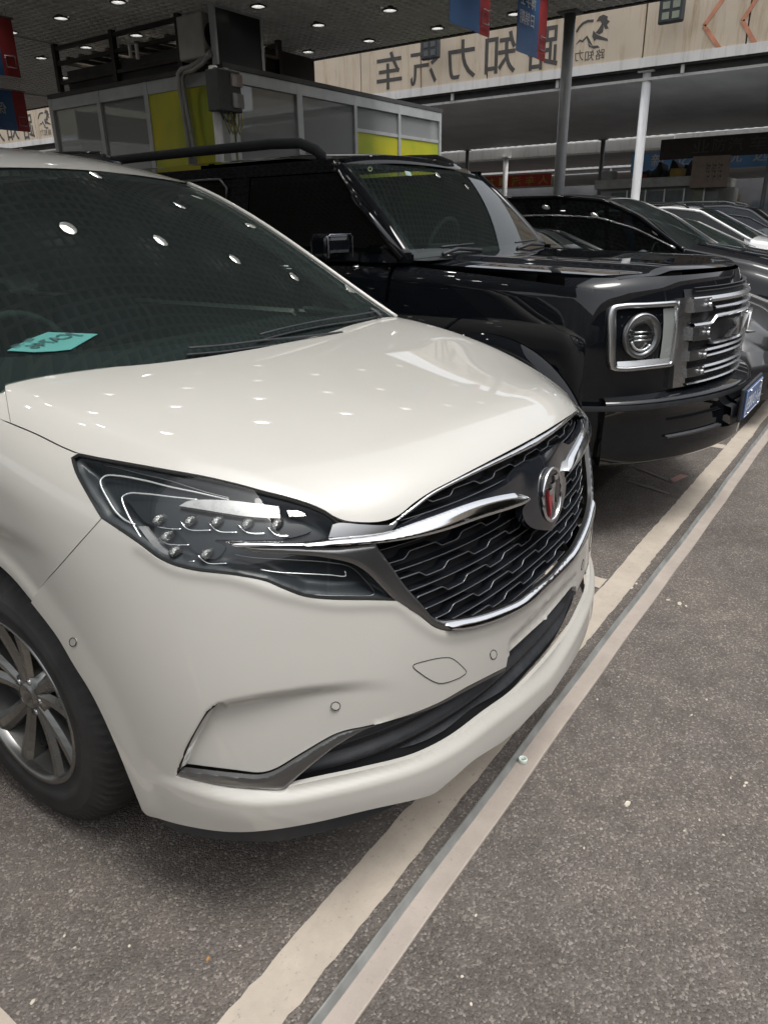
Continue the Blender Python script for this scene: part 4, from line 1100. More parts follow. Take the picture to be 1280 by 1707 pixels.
# ---- crest
cr = empty('crest', parent=None) if False else None
CY = -.062; ZC = .858; RC = .067
P0, _ = cast(fW, np.array([[0, ZC]]), 'front'); CY = float(P0[0][1]) - .019
b = MB(); n = 48
tilt = .10
def cpt(x, z, d=0): return (x, CY + (z) * tilt - d, ZC + z)
b.tube([cpt(RC * .86 * math.cos(t), RC * 1.0 * math.sin(t), .001) for t in np.linspace(0, 2 * math.pi, n + 1)[:-1]], 0.0042, 8, close=True)
crest = b.build('crest', CHROME, W)
b = MB(); dd = [[cpt(RC * .86 * k * math.cos(t), RC * k * math.sin(t), -.0 + .002 * (1 - k)) for t in np.linspace(0, 2 * math.pi, n + 1)] for k in (1, .5, .02)]; b.grid(dd, flip=True)
b.grid([[cpt(RC * .86 * math.cos(t), RC * math.sin(t), d) for t in np.linspace(0, 2 * math.pi, n + 1)] for d in (0, -.06)]); b.build('crest_disc', mat('crest_black', (.012,.012,.014), .2, coat=1, var=.1), crest)
SH = [(-.5, 1), (.5, 1), (.5, .3), (.28, -.35), (0, -1), (-.28, -.35), (-.5, .3)]
shields = [(-.021, -.016, mat('shield_red', (.28,.012,.02), .25, coat=1, var=.1), 0), (-.002, -.004, mat('shield_silver', (.50,.50,.50), .25, .9, var=.1), .0), (.019, .011, mat('shield_grey', (.10,.09,.09), .3, .7, var=.1), .0)]
for i, (dx, dz, m, _) in enumerate(shields):
    for (mm, z1, z0, dd_) in ((m, 1., -1., .004 - .0008 * i), (CHROME, 1., .62, .0055 - .0008 * i)):
        b = MB(); pts = [(dx + .021 * x - .001, dz + .036 * z) for x, z in SH] if mm is m else [(dx + .021 * x, dz + .036 * z) for x, z in ((-.5, 1), (.5, 1), (.5, .66), (-.5, .66))]
        A = [cpt(x, z, .002 + dd_) for x, z in pts]; Bk = [cpt(x, z, -.001) for x, z in pts]; k = len(A)
        b.add(A + Bk, [tuple(range(k))[::-1]] + [(j, (j + 1) % k, (j + 1) % k + k, j + k) for j in range(k)]); b.build('shield', mm, crest)

# ---- wheels
def make_wheel(name, x, y, z, R, sx, parent, rimr=.238, wid=.215, spokes=5, rim_m=RIMM):
    """x = outer face position; sx = -1 faces -X"""
    ty = MB(); n = 240
    prof = [(.0, rimr), (.006, rimr + .012), (.0, rimr + .03), (-.007, rimr + .045), (-.0045, rimr + .048), (-.008, (R + rimr) / 2 + .008), (-.0055, (R + rimr) / 2 + .011), (.002, R - .045), (.012, R - .022), (.030, R - .008), (.06, R), (wid * .5, R + .002), (wid - .04, R), (wid - .012, R - .02), (wid, (R + rimr) / 2), (wid - .01, rimr)]
    V = []
    for i, (a, r) in enumerate(prof):
        for j in range(n):
            t = 2 * math.pi * j / n
            rr = r; aa = a
            if 8 <= i <= 9 or i == 13:
                if j % 3 == 0: rr = r - .007; aa = a + .002
            if i in (10, 11, 12) and j % 8 == 0: rr = r - .006
            V.append((x - sx * aa if sx > 0 else x + aa, y + rr * math.cos(t), z + rr * math.sin(t)))
    F = []
    for i in range(len(prof) - 1):
        for j in range(n):
            j2 = (j + 1) % n; f = (i * n + j, i * n + j2, (i + 1) * n + j2, (i + 1) * n + j)
            F.append(f if sx < 0 else f[::-1])
    ty.add(V, F, True); w = ty.build(name, RUBBER, parent)
    d = 1 if sx < 0 else -1   # inward direction
    rm = MB()
    rm.lathe([(d * .002, rimr + .002), (d * -.004, rimr), (d * .0, rimr - .010), (d * .02, rimr - .016)], (x, y, z), 'X', 96)
    rm.build('rim', rim_m, w)
    rm = MB(); rm.lathe([(d * .02, rimr - .016), (d * .09, rimr - .03), (d * .2, rimr - .03)], (x, y, z), 'X', 64); rm.build('rim_barrel', bpy.data.materials.get('barrel_dark') or mat('barrel_dark', (.07, .07, .068), .5, .6, var=.3), w)
    sp = MB()
    for k in range(spokes):
        t0 = 2 * math.pi * k / spokes + .25
        for sgn in (-1, 1):
            u = np.linspace(0, 1, 7); L = []; 
            for uu in u:
                r = .040 + (rimr - .052) * uu; ang = t0 + sgn * (.30 - .05 * uu + .02 * uu * uu) * (1 - .35 * (1 - uu))
                wv = .019 + .012 * uu; dep = .032 - .022 * uu ** 2
                c = np.array((0, math.cos(ang), math.sin(ang))); tn = np.array((0, -math.sin(ang), math.cos(ang)))
                cc = np.array((x, y, z)) + c * r
                L.append([cc + tn * wv + (d * (dep + .045), 0, 0), cc + tn * wv * .9 + (d * (dep + .010), 0, 0), cc + tn * wv * .35 + (d * dep, 0, 0), cc - tn * wv * .35 + (d * dep, 0, 0), cc - tn * wv * .9 + (d * (dep + .010), 0, 0), cc - tn * wv + (d * (dep + .045), 0, 0)])
            sp.grid(L, smooth=False, flip=(d < 0))
    sp.lathe([(d * .04, .0), (d * .025, .028), (d * .026, .034), (d * .033, .036), (d * .034, .062), (d * .07, .075)], (x, y, z), 'X', 40)
    sp.build('spokes', rim_m, w)
    for k in range(5):
        nb = MB()
        t = 2 * math.pi * k / 5 + .6; c = np.array((x + d * .03, y + .048 * math.cos(t), z + .048 * math.sin(t))); nb.cyl(c, c + (d * .02, 0, 0), .009, 6)
        nb.build('wheel_nut', CHROME, w)
    bd = MB(); bd.lathe([(d * .10, .02), (d * .10, rimr - .05), (d * .12, rimr - .05)], (x, y, z), 'X', 48); bd.box((x + d * .10 - .03, y + .09, z - .08), (x + d * .10 + .03, y + .19, z + .08)); bd.build('brake_disc', mat('brake_steel', (.10,.10,.10), .45, .8, var=.3) if 'brake_steel' not in bpy.data.materials else bpy.data.materials['brake_steel'], w)
    return w
for sx in (-1, 1):
    for yy_ in (1.02, 4.11): make_wheel('wheel', sx * .918, yy_, .374, .374, sx, W)
# ================================================================== the black off-roader
BX = 2.52
BT = interp_tab([(0.0, .14, .5, .93, 1.9), (.42, .10, .52, .95, 1.9), (.6, .06, .53, .965, 1.85), (.8, .055, .55, .975, 1.8), (1.0, .05, .55, .97, 1.8), (1.12, .055, .55, .955, 1.8), (1.22, .075, .55, .94, 1.8), (1.4, .14, .55, .91, 1.8), (2, .3, .55, .85, 1.8)])
def fB(P):
    X, Y, Z = P[:, 0] - BX, P[:, 1], P[:, 2]
    w = BT(Z); Y0, L, hw, n = w[:, 0], w[:, 1], w[:, 2], w[:, 3]
    yc = Y0 + L; a = np.abs(X) / hw; b = np.maximum(0, yc - Y) / L
    # slab side, bowed nose
    nose = (np.minimum(a, 1.2) ** n + b ** n) ** (1 / n) - 1
    g1 = smax(nose * .62, (a - 1) * .97, .05)
    u = np.abs(X) / .95
    hd = 1.262 + .055 * np.clip(Y / 1.4, 0, 1.3) + .012 * np.clip(Y / .4, 0, 1) - .055 * u ** 5 + .022 * sstep((.66 - np.abs(X)) / .10)
    return smax(smax(g1, Z - hd, .055), Y - 4.95, .2)
SB = Surf(fB, BX)
SB.cl = np.array([[0, 0], [1, 1]])
suv = empty('off_roader', (0, 0, 0), label='black boxy off-road car with silver barred grille and round headlights, beside the white car', cat='car')
def bpan(name, outline, m, **k): k.setdefault('mode', 'px'); return panel(name, outline, SB, m, suv, **k)
def mir(V): V = np.array(V, float).copy(); V[..., 0] = 2 * BX - V[..., 0]; return V
# bonnet from above
xn = np.linspace(BX - .80, BX, 26)
Pn, _ = cast(fB, np.stack([xn, np.full(26, 1.20)], 1), 'front')
bon = [(x, p[1] + .035 + .02 * abs(x - BX)) for x, p in zip(xn, Pn)]
def full_top(name, x0, x1, y0f, y1f, m, nx=60, ny=60, off=0.0, parent=None, rim=.015):
    U = np.linspace(0, 1, nx); V = np.linspace(0, 1, ny)
    Q = np.array([[x0 + (x1 - x0) * u, y0f(x0 + (x1 - x0) * u) + (y1f(x0 + (x1 - x0) * u) - y0f(x0 + (x1 - x0) * u)) * v] for v in V for u in U])
    P, h = cast(fB, Q, 'top', t0=.2, t1=3.2); N = grad(fB, P); P = P + N * off
    b = MB(); b.grid(P.reshape(ny, nx, 3), flip=False)
    G = P.reshape(ny, nx, 3); Nn = N.reshape(ny, nx, 3)
    for E_, f_ in ((G[0], Nn[0]), (G[-1], Nn[-1]), (G[:, 0], Nn[:, 0]), (G[:, -1], Nn[:, -1])): b.grid([E_, E_ - f_ * rim])
    return b.build(name, m, parent or suv)
yf = lambda x: float(np.interp(abs(x - BX), np.abs(xn - BX)[::-1], np.array([p[1] for p in bon])[::-1]))
full_top('bonnet', BX - .80, BX + .80, yf, lambda x: 1.42 + .10 * (1 - ((x - BX) / .8) ** 2) * -1 + .06, BLACKP, 90, 70)
# shell: nose and sides from a wrap-around grid
def wrap(z):
    ang = np.linspace(-1, 1, 161); w = BT(np.array([z]))[0]; pts = []
    # march along the plan curve by casting from a spine point
    O = np.array([BX, 1.0, z]); D = np.stack([np.sin(ang * 1.5708), -np.cos(ang * 1.5708), 0 * ang], 1)
    lo = np.zeros(161); hi = np.full(161, 2.0)
    for _ in range(30):
        m_ = (lo + hi) / 2; v = fB(O + D * m_[:, None]); lo = np.where(v < 0, m_, lo); hi = np.where(v < 0, hi, m_)
    return O + D * lo[:, None]
# front panel (between bonnet and bumper) with openings handled by layers in front
zs = np.linspace(.45, 1.262, 40)
G = np.array([wrap(z) for z in zs])
b = MB(); b.grid(G[:, 20:141], flip=False)
b.build('nose_shell', BLACKP, suv)
SBs = Surf(fB, BX)
acB = lambda yc, r, a0, a1: [(yc + r * math.cos(t), .42 + r * math.sin(t)) for t in [math.radians(a) for a in range(a0, a1, -13)]]
side = [(.42,.44,'c'),(.42,1.0),(.46,1.22,'c'),(1.0,1.26),(1.5,1.31,'c'),(1.62,1.33,'c'),(1.62,.40,'c'),(1.53,.40,'c')] 
for o in panel('front_wing', [(.42,.46,'c'),(.42,1.215,'c'),(1.0,1.265),(1.55,1.305,'c'),(1.58,.9),(1.57,.38,'c'),(1.50,.38,'c')] + [(1.0 + .50 * math.cos(t), .42 + .50 * math.sin(t)) for t in [math.radians(a) for a in range(0, 176, 12)]], SBs, BLACKP, suv, mode='side', step=.025, bstep=.012, gap=1.5, separate=True): pass
for nm, pts in (('front_door', [(1.60,.40,'c'),(1.61,.9),(1.57,1.31,'c'),(2.70,1.345,'c'),(2.70,.40,'c')]), ('rear_door', [(2.72,.40,'c'),(2.72,1.345,'c'),(3.62,1.35,'c'),(3.60,.9),(3.45,.40,'c')]), ('rear_wing', [(3.47,.40,'c'),(3.62,.9),(3.64,1.35,'c'),(4.75,1.35,'c'),(4.80,.42,'c'),(4.35,.40,'c')] + [(3.85 + .48 * math.cos(t), .42 + .48 * math.sin(t)) for t in [math.radians(a) for a in range(0, 181, 15)]])):
    panel(nm, pts, SBs, BLACKP, suv, mode='side', step=.04, bstep=.02, gap=2., separate=True)
# flared arches
for s in (0, 1):
    for yc in (1.0, 3.85):
        b = MB(); L = []
        for a in np.linspace(-8, 188, 40):
            t = math.radians(a); c = (math.cos(t), math.sin(t)); row = []
            for r, x in ((.475, .93), (.475, .985), (.495, 1.005), (.55, .992), (.585, .967)):
                row.append((BX - x, yc + r * c[0], .42 + r * c[1]))
            L.append(row)
        L = np.array(L); 
        if s: L = mir(L)
        b.grid(L, flip=bool(s)); b.build('arch_flare', BLACKP, suv)
# scuttle, waist and greenhouse
b = MB(); b.grid([[(BX + x, y - .05 * (1 - (x / .85) ** 2), z) for x in np.linspace(-.86, .86, 21)] for y, z in ((1.38, 1.325), (1.60, 1.33))]); b.build('scuttle', MBLACK, suv)
def sw(u, t):  # windscreen, u -1..1, t 0..1
    return np.array([BX + u * (.835 - .075 * t), 1.43 + .50 * t + .035 * u * u - .0, 1.345 + .475 * t + .02 * t * (1 - t) * 4 - .012 * u * u])
b = MB(); b.grid([[sw(u, t) for u in np.linspace(-1, 1, 41)] for t in np.linspace(0, 1, 21)], flip=True); b.build('windscreen', WSGLASS, suv)
b = MB()
for (u0, u1, t0, t1) in ((-1, 1, -.02, .05), (-1, -.93, .05, 1), (.93, 1, .05, 1), (-.93, .93, .94, 1)): b.grid([[sw(u, t) + (0, .003, -.004) for u in np.linspace(u0, u1, 21)] for t in np.linspace(t0, t1, 15)], flip=True)
b.build('windscreen_border', MBLACK, suv)
for s in (-1, 1):
    b = MB(); b.tube([sw(s, t) + (s * .022, .02, -.012) for t in np.linspace(.02, 1.02, 16)], .034, 10); b.build('pillar', BLACKP, suv)
def roofB(x, y): return 1.865 + .045 * min(1, max(0, (y - 1.93) / .45)) ** .6 - .05 * abs((x - BX) / .76) ** 3 - .01 * (y - 2)**2 * .2
b = MB(); xs = np.linspace(-.775, .775, 41); b.grid([[(BX + x, 1.925 + .07 * (x / .76) ** 2 + (4.72 - 1.93) * v, roofB(BX + x, 1.93 + 2.79 * v) - (.035 if v == 0 else 0)) for x in xs] for v in np.concatenate([[0], np.linspace(.004, .15, 10), np.linspace(.2, 1, 10)])], flip=True); b.build('roof', BLACKP, suv)
CHRT = mat('trim_grey', (.10, .105, .11), .3, .6, var=.1)
for s in (-1, 1):
    # glass side with frames
    def sp(y, v): return np.array([BX + s * (.885 - .105 * v), y, 1.325 + (1.815 - 1.325) * v])
    def slab(y0, y1, v0, v1, name, m, off=0., lean=0.):
        b = MB(); b.grid([[sp(y0 + (y1 - y0) * k + (lean * v if k == 0 else 0), v) + (s * off, 0, 0) for k in (0, .5, 1)] for v in np.linspace(v0, v1, 5)], flip=(s < 0)); b.grid([[sp(y0 + (y1 - y0) * k + (lean * v if k == 0 else 0), v) + (s * (off - .02), 0, 0) for k in (0, .5, 1)] for v in np.linspace(v0, v1, 5)], flip=(s > 0)); return b.build(name, m, suv)
    slab(1.55, 2.62, .05, .92, 'door_glass', DKGLASS, 0, .42); slab(2.76, 3.55, .05, .92, 'rear_door_glass', DKGLASS); slab(3.66, 4.6, .05, .92, 'quarter_glass', DKGLASS)
    slab(2.62, 2.76, 0, 1, 'door_pillar', BLACKP, .006); slab(3.55, 3.66, 0, 1, 'door_pillar', BLACKP, .006); slab(4.6, 4.72, 0, 1, 'door_pillar', BLACKP, .006)
    slab(1.45, 4.72, -.02, .06, 'waist_strip', BLACKP, .008); slab(1.95, 4.72, .90, 1.03, 'cant_rail', BLACKP, .010)
    b = MB(); b.tube([sp(1.50, .03) + (s * .014, 0, 0), sp(1.78, .52) + (s * .014, 0, 0), sp(1.95, .90) + (s * .014, 0, 0)], .022, 8); b.build('front_frame', BLACKP, suv)
    b = MB(); b.tube([sp(2.80, v) + (s * .012, 0, 0) for v in (.08, .5, .80)] + [sp(2.86, .90) + (s * .012, 0, 0), sp(3.4, .91) + (s * .012, 0, 0)], .007, 6); b.build('window_seal', CHRT, suv)
    # roof rail
    b = MB(); ys = [2.12, 2.17, 2.28, 2.5, 3.2, 4.0, 4.4, 4.5, 4.56]; zz = [1.845, 1.885, 1.925, 1.935, 1.935, 1.93, 1.92, 1.88, 1.84]
    b.tube([(BX + s * .735, y, z) for y, z in zip(ys, zz)], .021, 10, sy=1.35); b.build('roof_rail', DARKVOID, suv)
    # mirror
    mroot = MB(); 
    xm = BX + s * 1.10; mroot.box((xm - .105, 1.74, 1.335), (xm + .105, 1.86, 1.465)); mo = mroot.build('door_mirror', BLACKP, suv, bevel=.035, seg=4)
    b = MB(); b.beam((BX + s * .90, 1.80, 1.34), (xm, 1.80, 1.36), .05, .04); b.build('mirror_arm', BLACKP, mo)
    b = MB(); b.tube([(xm + .098 * c, 1.736, 1.400 + .058 * d) for c, d in ((-1, -.9), (-1, .8), (-.85, 1), (.85, 1), (1, .8), (1, -.9))], .0035, 6); b.build('mirror_trim', mat('mirror_edge', (.30, .30, .34), .25, .8) if 'mirror_edge' not in bpy.data.materials else bpy.data.materials['mirror_edge'], mo)
    b = MB(); b.box((xm - .09, 1.732, 1.372), (xm + .06, 1.7395, 1.384)); b.build('indicator', SILVER, mo)
# wipers, stickers
for p0, p1 in (((BX - .72, 1.365, 1.352), (BX - .34, 1.345, 1.358)), ((BX + .10, 1.33, 1.352), (BX + .55, 1.36, 1.358))):
    b = MB(); b.tube([p0, ((p0[0] + p1[0]) / 2, p0[1] + .02, 1.372), p1], .011, 6); b.tube([(p0[0] + .05, p0[1] + .04, 1.385), (p1[0], p1[1] + .05, 1.392)], .006, 5); b.build('wiper', MBLACK, suv)
p = sw(-.80, .90); b = MB(); b.lathe([(0, .014), (0, .020)], (0, 0, 0), 'Y', 20); b.V = [tuple(np.array(v) * (1, 1, .6) + p + (0, -.010, .01)) for v in b.V]; b.build('round_sticker', mat('sticker_green', (.35, .42, .22), .5, var=.2), suv)
p = sw(-.40, .86); b = MB(); b.add([p + (0, -.008, 0), p + (.06, -.008, -.002), p + (.064, .006, .022), p + (.004, .006, .024)], [(0, 1, 2, 3)]); b.build('window_sticker', mat('sticker_pale', (.45, .60, .58), .5, var=.2), suv)
# interior
b = MB(); b.box((BX - .80, 1.48, 1.10), (BX + .80, 1.85, 1.335)); b.build('dashboard', INT, suv, bevel=.04)
b = MB(); b.tube([(BX + .38 + .18 * math.cos(t), 2.02 - .06 * math.sin(t), 1.36 + .17 * math.sin(t)) for t in np.linspace(0, 2 * math.pi, 33)[:-1]], .016, 8, close=True); b.beam((BX + .20, 2.02, 1.36), (BX + .56, 2.02, 1.36), .03, .04, up=(0, 1, 0)); b.build('steering_wheel', INTG, suv)
for sx, c in ((-.38, INT), (.38, INT)):
    for sy in (2.45, 3.3):
        b = MB(); b.box((BX + sx - .25, sy, .8), (BX + sx + .25, sy + .14, 1.48)); b.box((BX + sx - .13, sy + .02, 1.50), (BX + sx + .13, sy + .12, 1.68)); b.build('seat', c, suv, bevel=.05, seg=3)
b = MB(); b.box((BX - .85, .5, .35), (BX + .85, 4.8, .45)); b.box((BX - .86, .55, .4), (BX - .84, 1.5, 1.2)) ; b.box((BX + .84, .55, .4), (BX + .86, 1.5, 1.2)); b.grid([[(BX + x, 4.85, z) for x in (-.85, 0, .85)] for z in (.4, 1.3, 1.8)]); b.build('inner_shell', DARKVOID, suv)
for sx in (-1, 1):
    for yc in (1.0, 3.85): make_wheel('wheel', BX + sx * .955, yc, .40, .40, sx, suv, rimr=.245, wid=.26)
# bumper swept round the nose
def bump_plan(n=121, hw=1.0, Y0=-.055, L=.60, e=1.75):
    t = np.linspace(-math.pi / 2, math.pi / 2, n); X = np.sign(np.sin(t)) * np.abs(np.sin(t)) ** (2 / e) * hw; Y = Y0 + L - np.abs(np.cos(t)) ** (2 / e) * L
    X2 = np.linspace(-.985, .985, n) * hw; Y2 = Y0 + L - (1 - np.abs(X2 / hw) ** e) ** (1 / e) * L
    return X2, Y2
X2, Y2 = bump_plan()
Tn = np.stack([np.gradient(X2), np.gradient(Y2)], 1); Tn /= np.linalg.norm(Tn, axis=1)[:, None]; Nn = np.stack([Tn[:, 1], -Tn[:, 0]], 1)
def sweep(name, prof, m, i0=0, i1=None, parent=None, closed=False, smooth=True, off=0):
    i1 = i1 or len(X2); b = MB(); G = []
    for ins, z in prof:
        G.append([(BX + X2[i] - Nn[i, 0] * (ins + off), Y2[i] - Nn[i, 1] * (ins + off), z) for i in range(i0, i1)])
    if closed: G.append(G[0])
    b.grid(G, smooth=smooth); return b.build(name, m, parent or suv)
bum = sweep('front_bumper', [(.16, .755), (.02, .735), (.006, .728), (.0, .715), (.0, .690), (.012, .683), (.018, .60), (.014, .50), (.018, .435), (.04, .415), (.12, .42)], BLACKP, 3, len(X2) - 3)
for i_ in (3, len(X2) - 4):
    b = MB(); b.add([(BX + X2[i_] - Nn[i_, 0] * ins, Y2[i_] - Nn[i_, 1] * ins, z) for ins, z in ((.16, .755), (.0, .715), (.0, .690), (.018, .60), (.018, .435), (.12, .42), (.3, .42), (.3, .755))], [tuple(range(8))]); b.build('bumper_end', BLACKP, bum)
sweep('bumper_edge', [(-.002, .715), (-.004, .700), (-.002, .690)], MBLACK, parent=bum)
nn = len(X2)
for a0, a1 in ((18, 42), (nn - 42, nn - 18)):
    sweep('fog_recess', [(.010, .625), (.045, .612), (.050, .575), (.035, .556), (.010, .545)], MBLACK, a0, a1, parent=bum, off=-.004); sweep('fog_strip', [(.0, .548), (-.004, .543), (.0, .536)], CHRT, a0, a1, parent=bum, off=.0)
for a0, a1 in ((44, 50), (nn - 50, nn - 44)): sweep('bumper_pad', [(.02, .63), (-.018, .622), (-.022, .53), (.02, .515)], MBLACK, a0, a1, parent=bum)
sweep('lower_grille', [(.012, .64), (-.002, .632), (-.004, .615), (.014, .607), (.014, .585), (-.002, .578), (-.004, .56), (.014, .553), (.014, .53), (.0, .52)], MBLACK, 50, nn - 50, parent=bum)
# number plate
PLB = mat('plate_blue', (.045, .11, .28), .35, coat=.3, var=.15, vscale=30); PLW = mat('plate_white', (.60, .64, .70), .4, var=.1)
pl0 = MB(); pl0.box((BX - .26, -.085, .548), (BX + .26, -.068, .715)); plo = pl0.build('plate_holder', MBLACK, suv, bevel=.006)
b = MB(); b.box((BX - .22, -.093, .562), (BX + .22, -.087, .702)); b.build('number_plate', PLB, plo)
b = MB()
for x0, z0, x1, z1 in ((-.215, .566, .215, .569), (-.215, .695, .215, .698), (-.215, .566, -.212, .698), (.212, .566, .215, .698)): b.box((BX + x0, -.0948, z0), (BX + x1, -.0932, z1))
b.build('plate_border', PLW, plo)
put_text('粤A·D08E6', (BX + .20, -.0955, .590), (-.40, 0, 0), (0, 0, .085), 'plate_text', PLW, plo, bold=True)
for x, z in ((-.14, .69), (.14, .69), (-.14, .574), (.14, .574)):
    b = MB(); b.cyl((BX + x, -.102, z), (BX + x, -.092, z), .007, 10); b.build('plate_screw', CHROME, plo)
# ---- grille: bars follow the nose
def fpt(x, z, off=.0):
    P, h = cast(fB, np.array([[BX + x, z]]), 'front'); return P[0] + grad(fB, P)[0] * off
def frow(xs, zfun, off):
    Q = np.array([[BX + x, zfun(x)] for x in xs]); P, h = cast(fB, Q, 'front'); return P + grad(fB, P) * off
gr = empty('x') if False else None
XG = .55
b = MB(); b.grid([frow(np.linspace(-XG, XG, 41), lambda x, z=z: z, .004) for z in np.linspace(.75, 1.20, 20)]); grille = b.build('grille_backing', DARKVOID, suv)
def bar(name, z, h, m=SILVER, x0=-XG + .02, x1=XG - .02, off=.035, zf=None, n=60):
    xs = np.linspace(x0, x1, n); zf = zf or (lambda x: z)
    rows = [frow(xs, lambda x: zf(x) + h / 2, .008), frow(xs, lambda x: zf(x) + h / 2, off), frow(xs, lambda x: zf(x) - h * .05, off + .008), frow(xs, lambda x: zf(x) - h / 2, off), frow(xs, lambda x: zf(x) - h / 2, .008)]
    b = MB(); b.grid(rows, smooth=False, flip=True); return b.build(name, m, grille)
rz = [1.125, 1.005, .905, .825]
bar('grille_bar', rz[0] + .022, .026); bar('grille_bar', rz[0] - .018, .014, x0=-.38, x1=.38)
zf2 = lambda x: rz[1] + .036 + .030 * (1 - sstep((abs(x) - .36) / .05)); bar('grille_bar', 0, .016, zf=zf2); zf3 = lambda x: rz[1] - .030 - .030 * (1 - sstep((abs(x) - .36) / .05)); bar('grille_bar', 0, .012, zf=zf3)
for z in rz[2:]: bar('grille_bar', z + .014, .016); bar('grille_bar', z - .014, .013)
bar('grille_bar', .768, .012)
for s in (-1, 1):
    for i, z in enumerate(rz):
        x0, x1 = s * (XG - .13), s * (XG - .005); h = .062 if i < 2 else .050
        xs = np.linspace(min(x0, x1), max(x0, x1), 8)
        rows = [frow(xs, lambda x, q=q: q, o) for q, o in ((z + h / 2, .0), (z + h / 2 - .002, .045), (z - h / 2 + .004, .050), (z - h / 2, .0))]
        bb = MB(); bb.grid(rows, smooth=False, flip=True)
        for k in (0, -1): bb.add([r[k] for r in rows], [(0, 1, 2, 3)])
        blk = bb.build('grille_block', SILVER, grille)
        p_ = fpt(s * (XG - .095), z, .052); bb = MB(); bb.cyl(p_, p_ + (0, -.012, 0), .010, 12); bb.build('block_bolt', CHROME, blk)
        p_ = fpt(s * (XG - .10), z + .020, .052); bb = MB(); bb.cyl(p_, p_ + (0, -.008, 0), .004, 8); bb.build('block_stud', CHROME, blk)
    xs = np.linspace(XG - .02, XG + .055, 6) * s; xs = np.sort(xs)
    rows = [frow(xs, lambda x, q=q: q, o) for q, o in ((1.165, .0), (1.163, .030), (.76, .030), (.757, .0))]
    bb = MB(); bb.grid(rows, smooth=False, flip=True)
    for k in (0, -1): bb.add([r[k] for r in rows], [(0, 1, 2, 3)])
    bb.build('grille_pillar', SILVER, grille)
put_text('TANK', (BX + .27, 0, 0), (-.54, 0, 0), (0, 0, 1), 'tmp', SILVER, grille)
to = bpy.data.objects['tmp']; to.name = 'grille_letters'; to.data.name = 'grille_letters'
V = np.array([tuple(v.co) for v in to.data.vertices]); P_, _ = cast(fB, np.stack([V[:, 0], rz[1] - .036 + V[:, 2] * .080], 1), 'front'); P_ = P_ + grad(fB, P_) * .050
for v, p_ in zip(to.data.vertices, P_): v.co = p_
sol = to.modifiers.new('thick', 'SOLIDIFY'); sol.thickness = .02; sol.offset = 0
# top vent slats above the bars
for z in (1.185, 1.20): bar('vent_slat', z, .006, MBLACK, x0=-.5, x1=.5, off=.018)
# ---- headlights
def ring_px(name, pts_out, pts_in, m, off, depth):
    pass
def bezel(name, pts, w, m, off, parent):
    """frame of width w following a closed outline given in (x offset from centre, z)"""
    q = []; n = len(pts)
    for i in range(n): q.extend(crom_seg([pts[i - 1], pts[i], pts[(i + 1) % n], pts[(i + 2) % n]], .012))
    q = np.array(q); c = q.mean(0); T = np.roll(q, -1, 0) - np.roll(q, 1, 0); T /= np.linalg.norm(T, axis=1)[:, None]; N = np.stack([-T[:, 1], T[:, 0]], 1)
    if ((q + N * .01 - c) ** 2).sum() > ((q - c) ** 2).sum(): N = -N
    rows = []
    for ins, o in ((0, 0), (.000, off * .8), (w * .25, off), (w * .8, off), (w, off * .75), (w * 1.05, -.02)):
        r = q + N * ins; P, h = cast(fB, np.stack([BX + r[:, 0], r[:, 1]], 1), 'front'); P = P + grad(fB, P) * o; P = np.concatenate([P, P[:1]]); rows.append(P)
    out = []
    for s in (0, 1):
        G_ = np.array(rows); 
        if s: G_ = mir(G_)
        b = MB(); b.grid(G_, flip=not s); out.append(b.build(name, m, parent[s] if parent else suv))
    return out
HX0, HX1, HZ0, HZ1 = -.885, -.595, .86, 1.155
hb = bezel('headlight', [(HX0, HZ1 - .045), (HX0 + .012, HZ1 - .010), (HX0 + .05, HZ1), (-.75, HZ1), (HX1 - .02, HZ1, 'c'), (HX1, HZ1 - .02, 'c'), (HX1, 1.0), (HX1, HZ0 + .02, 'c'), (HX1 - .02, HZ0, 'c'), (-.75, HZ0), (HX0 + .05, HZ0), (HX0 + .012, HZ0 + .010), (HX0, HZ0 + .045)], .022, SILVER, .022, None)
GREYP = mat('lamp_side_panel', (.30, .32, .31), .25, .3, coat=.4, var=.1)
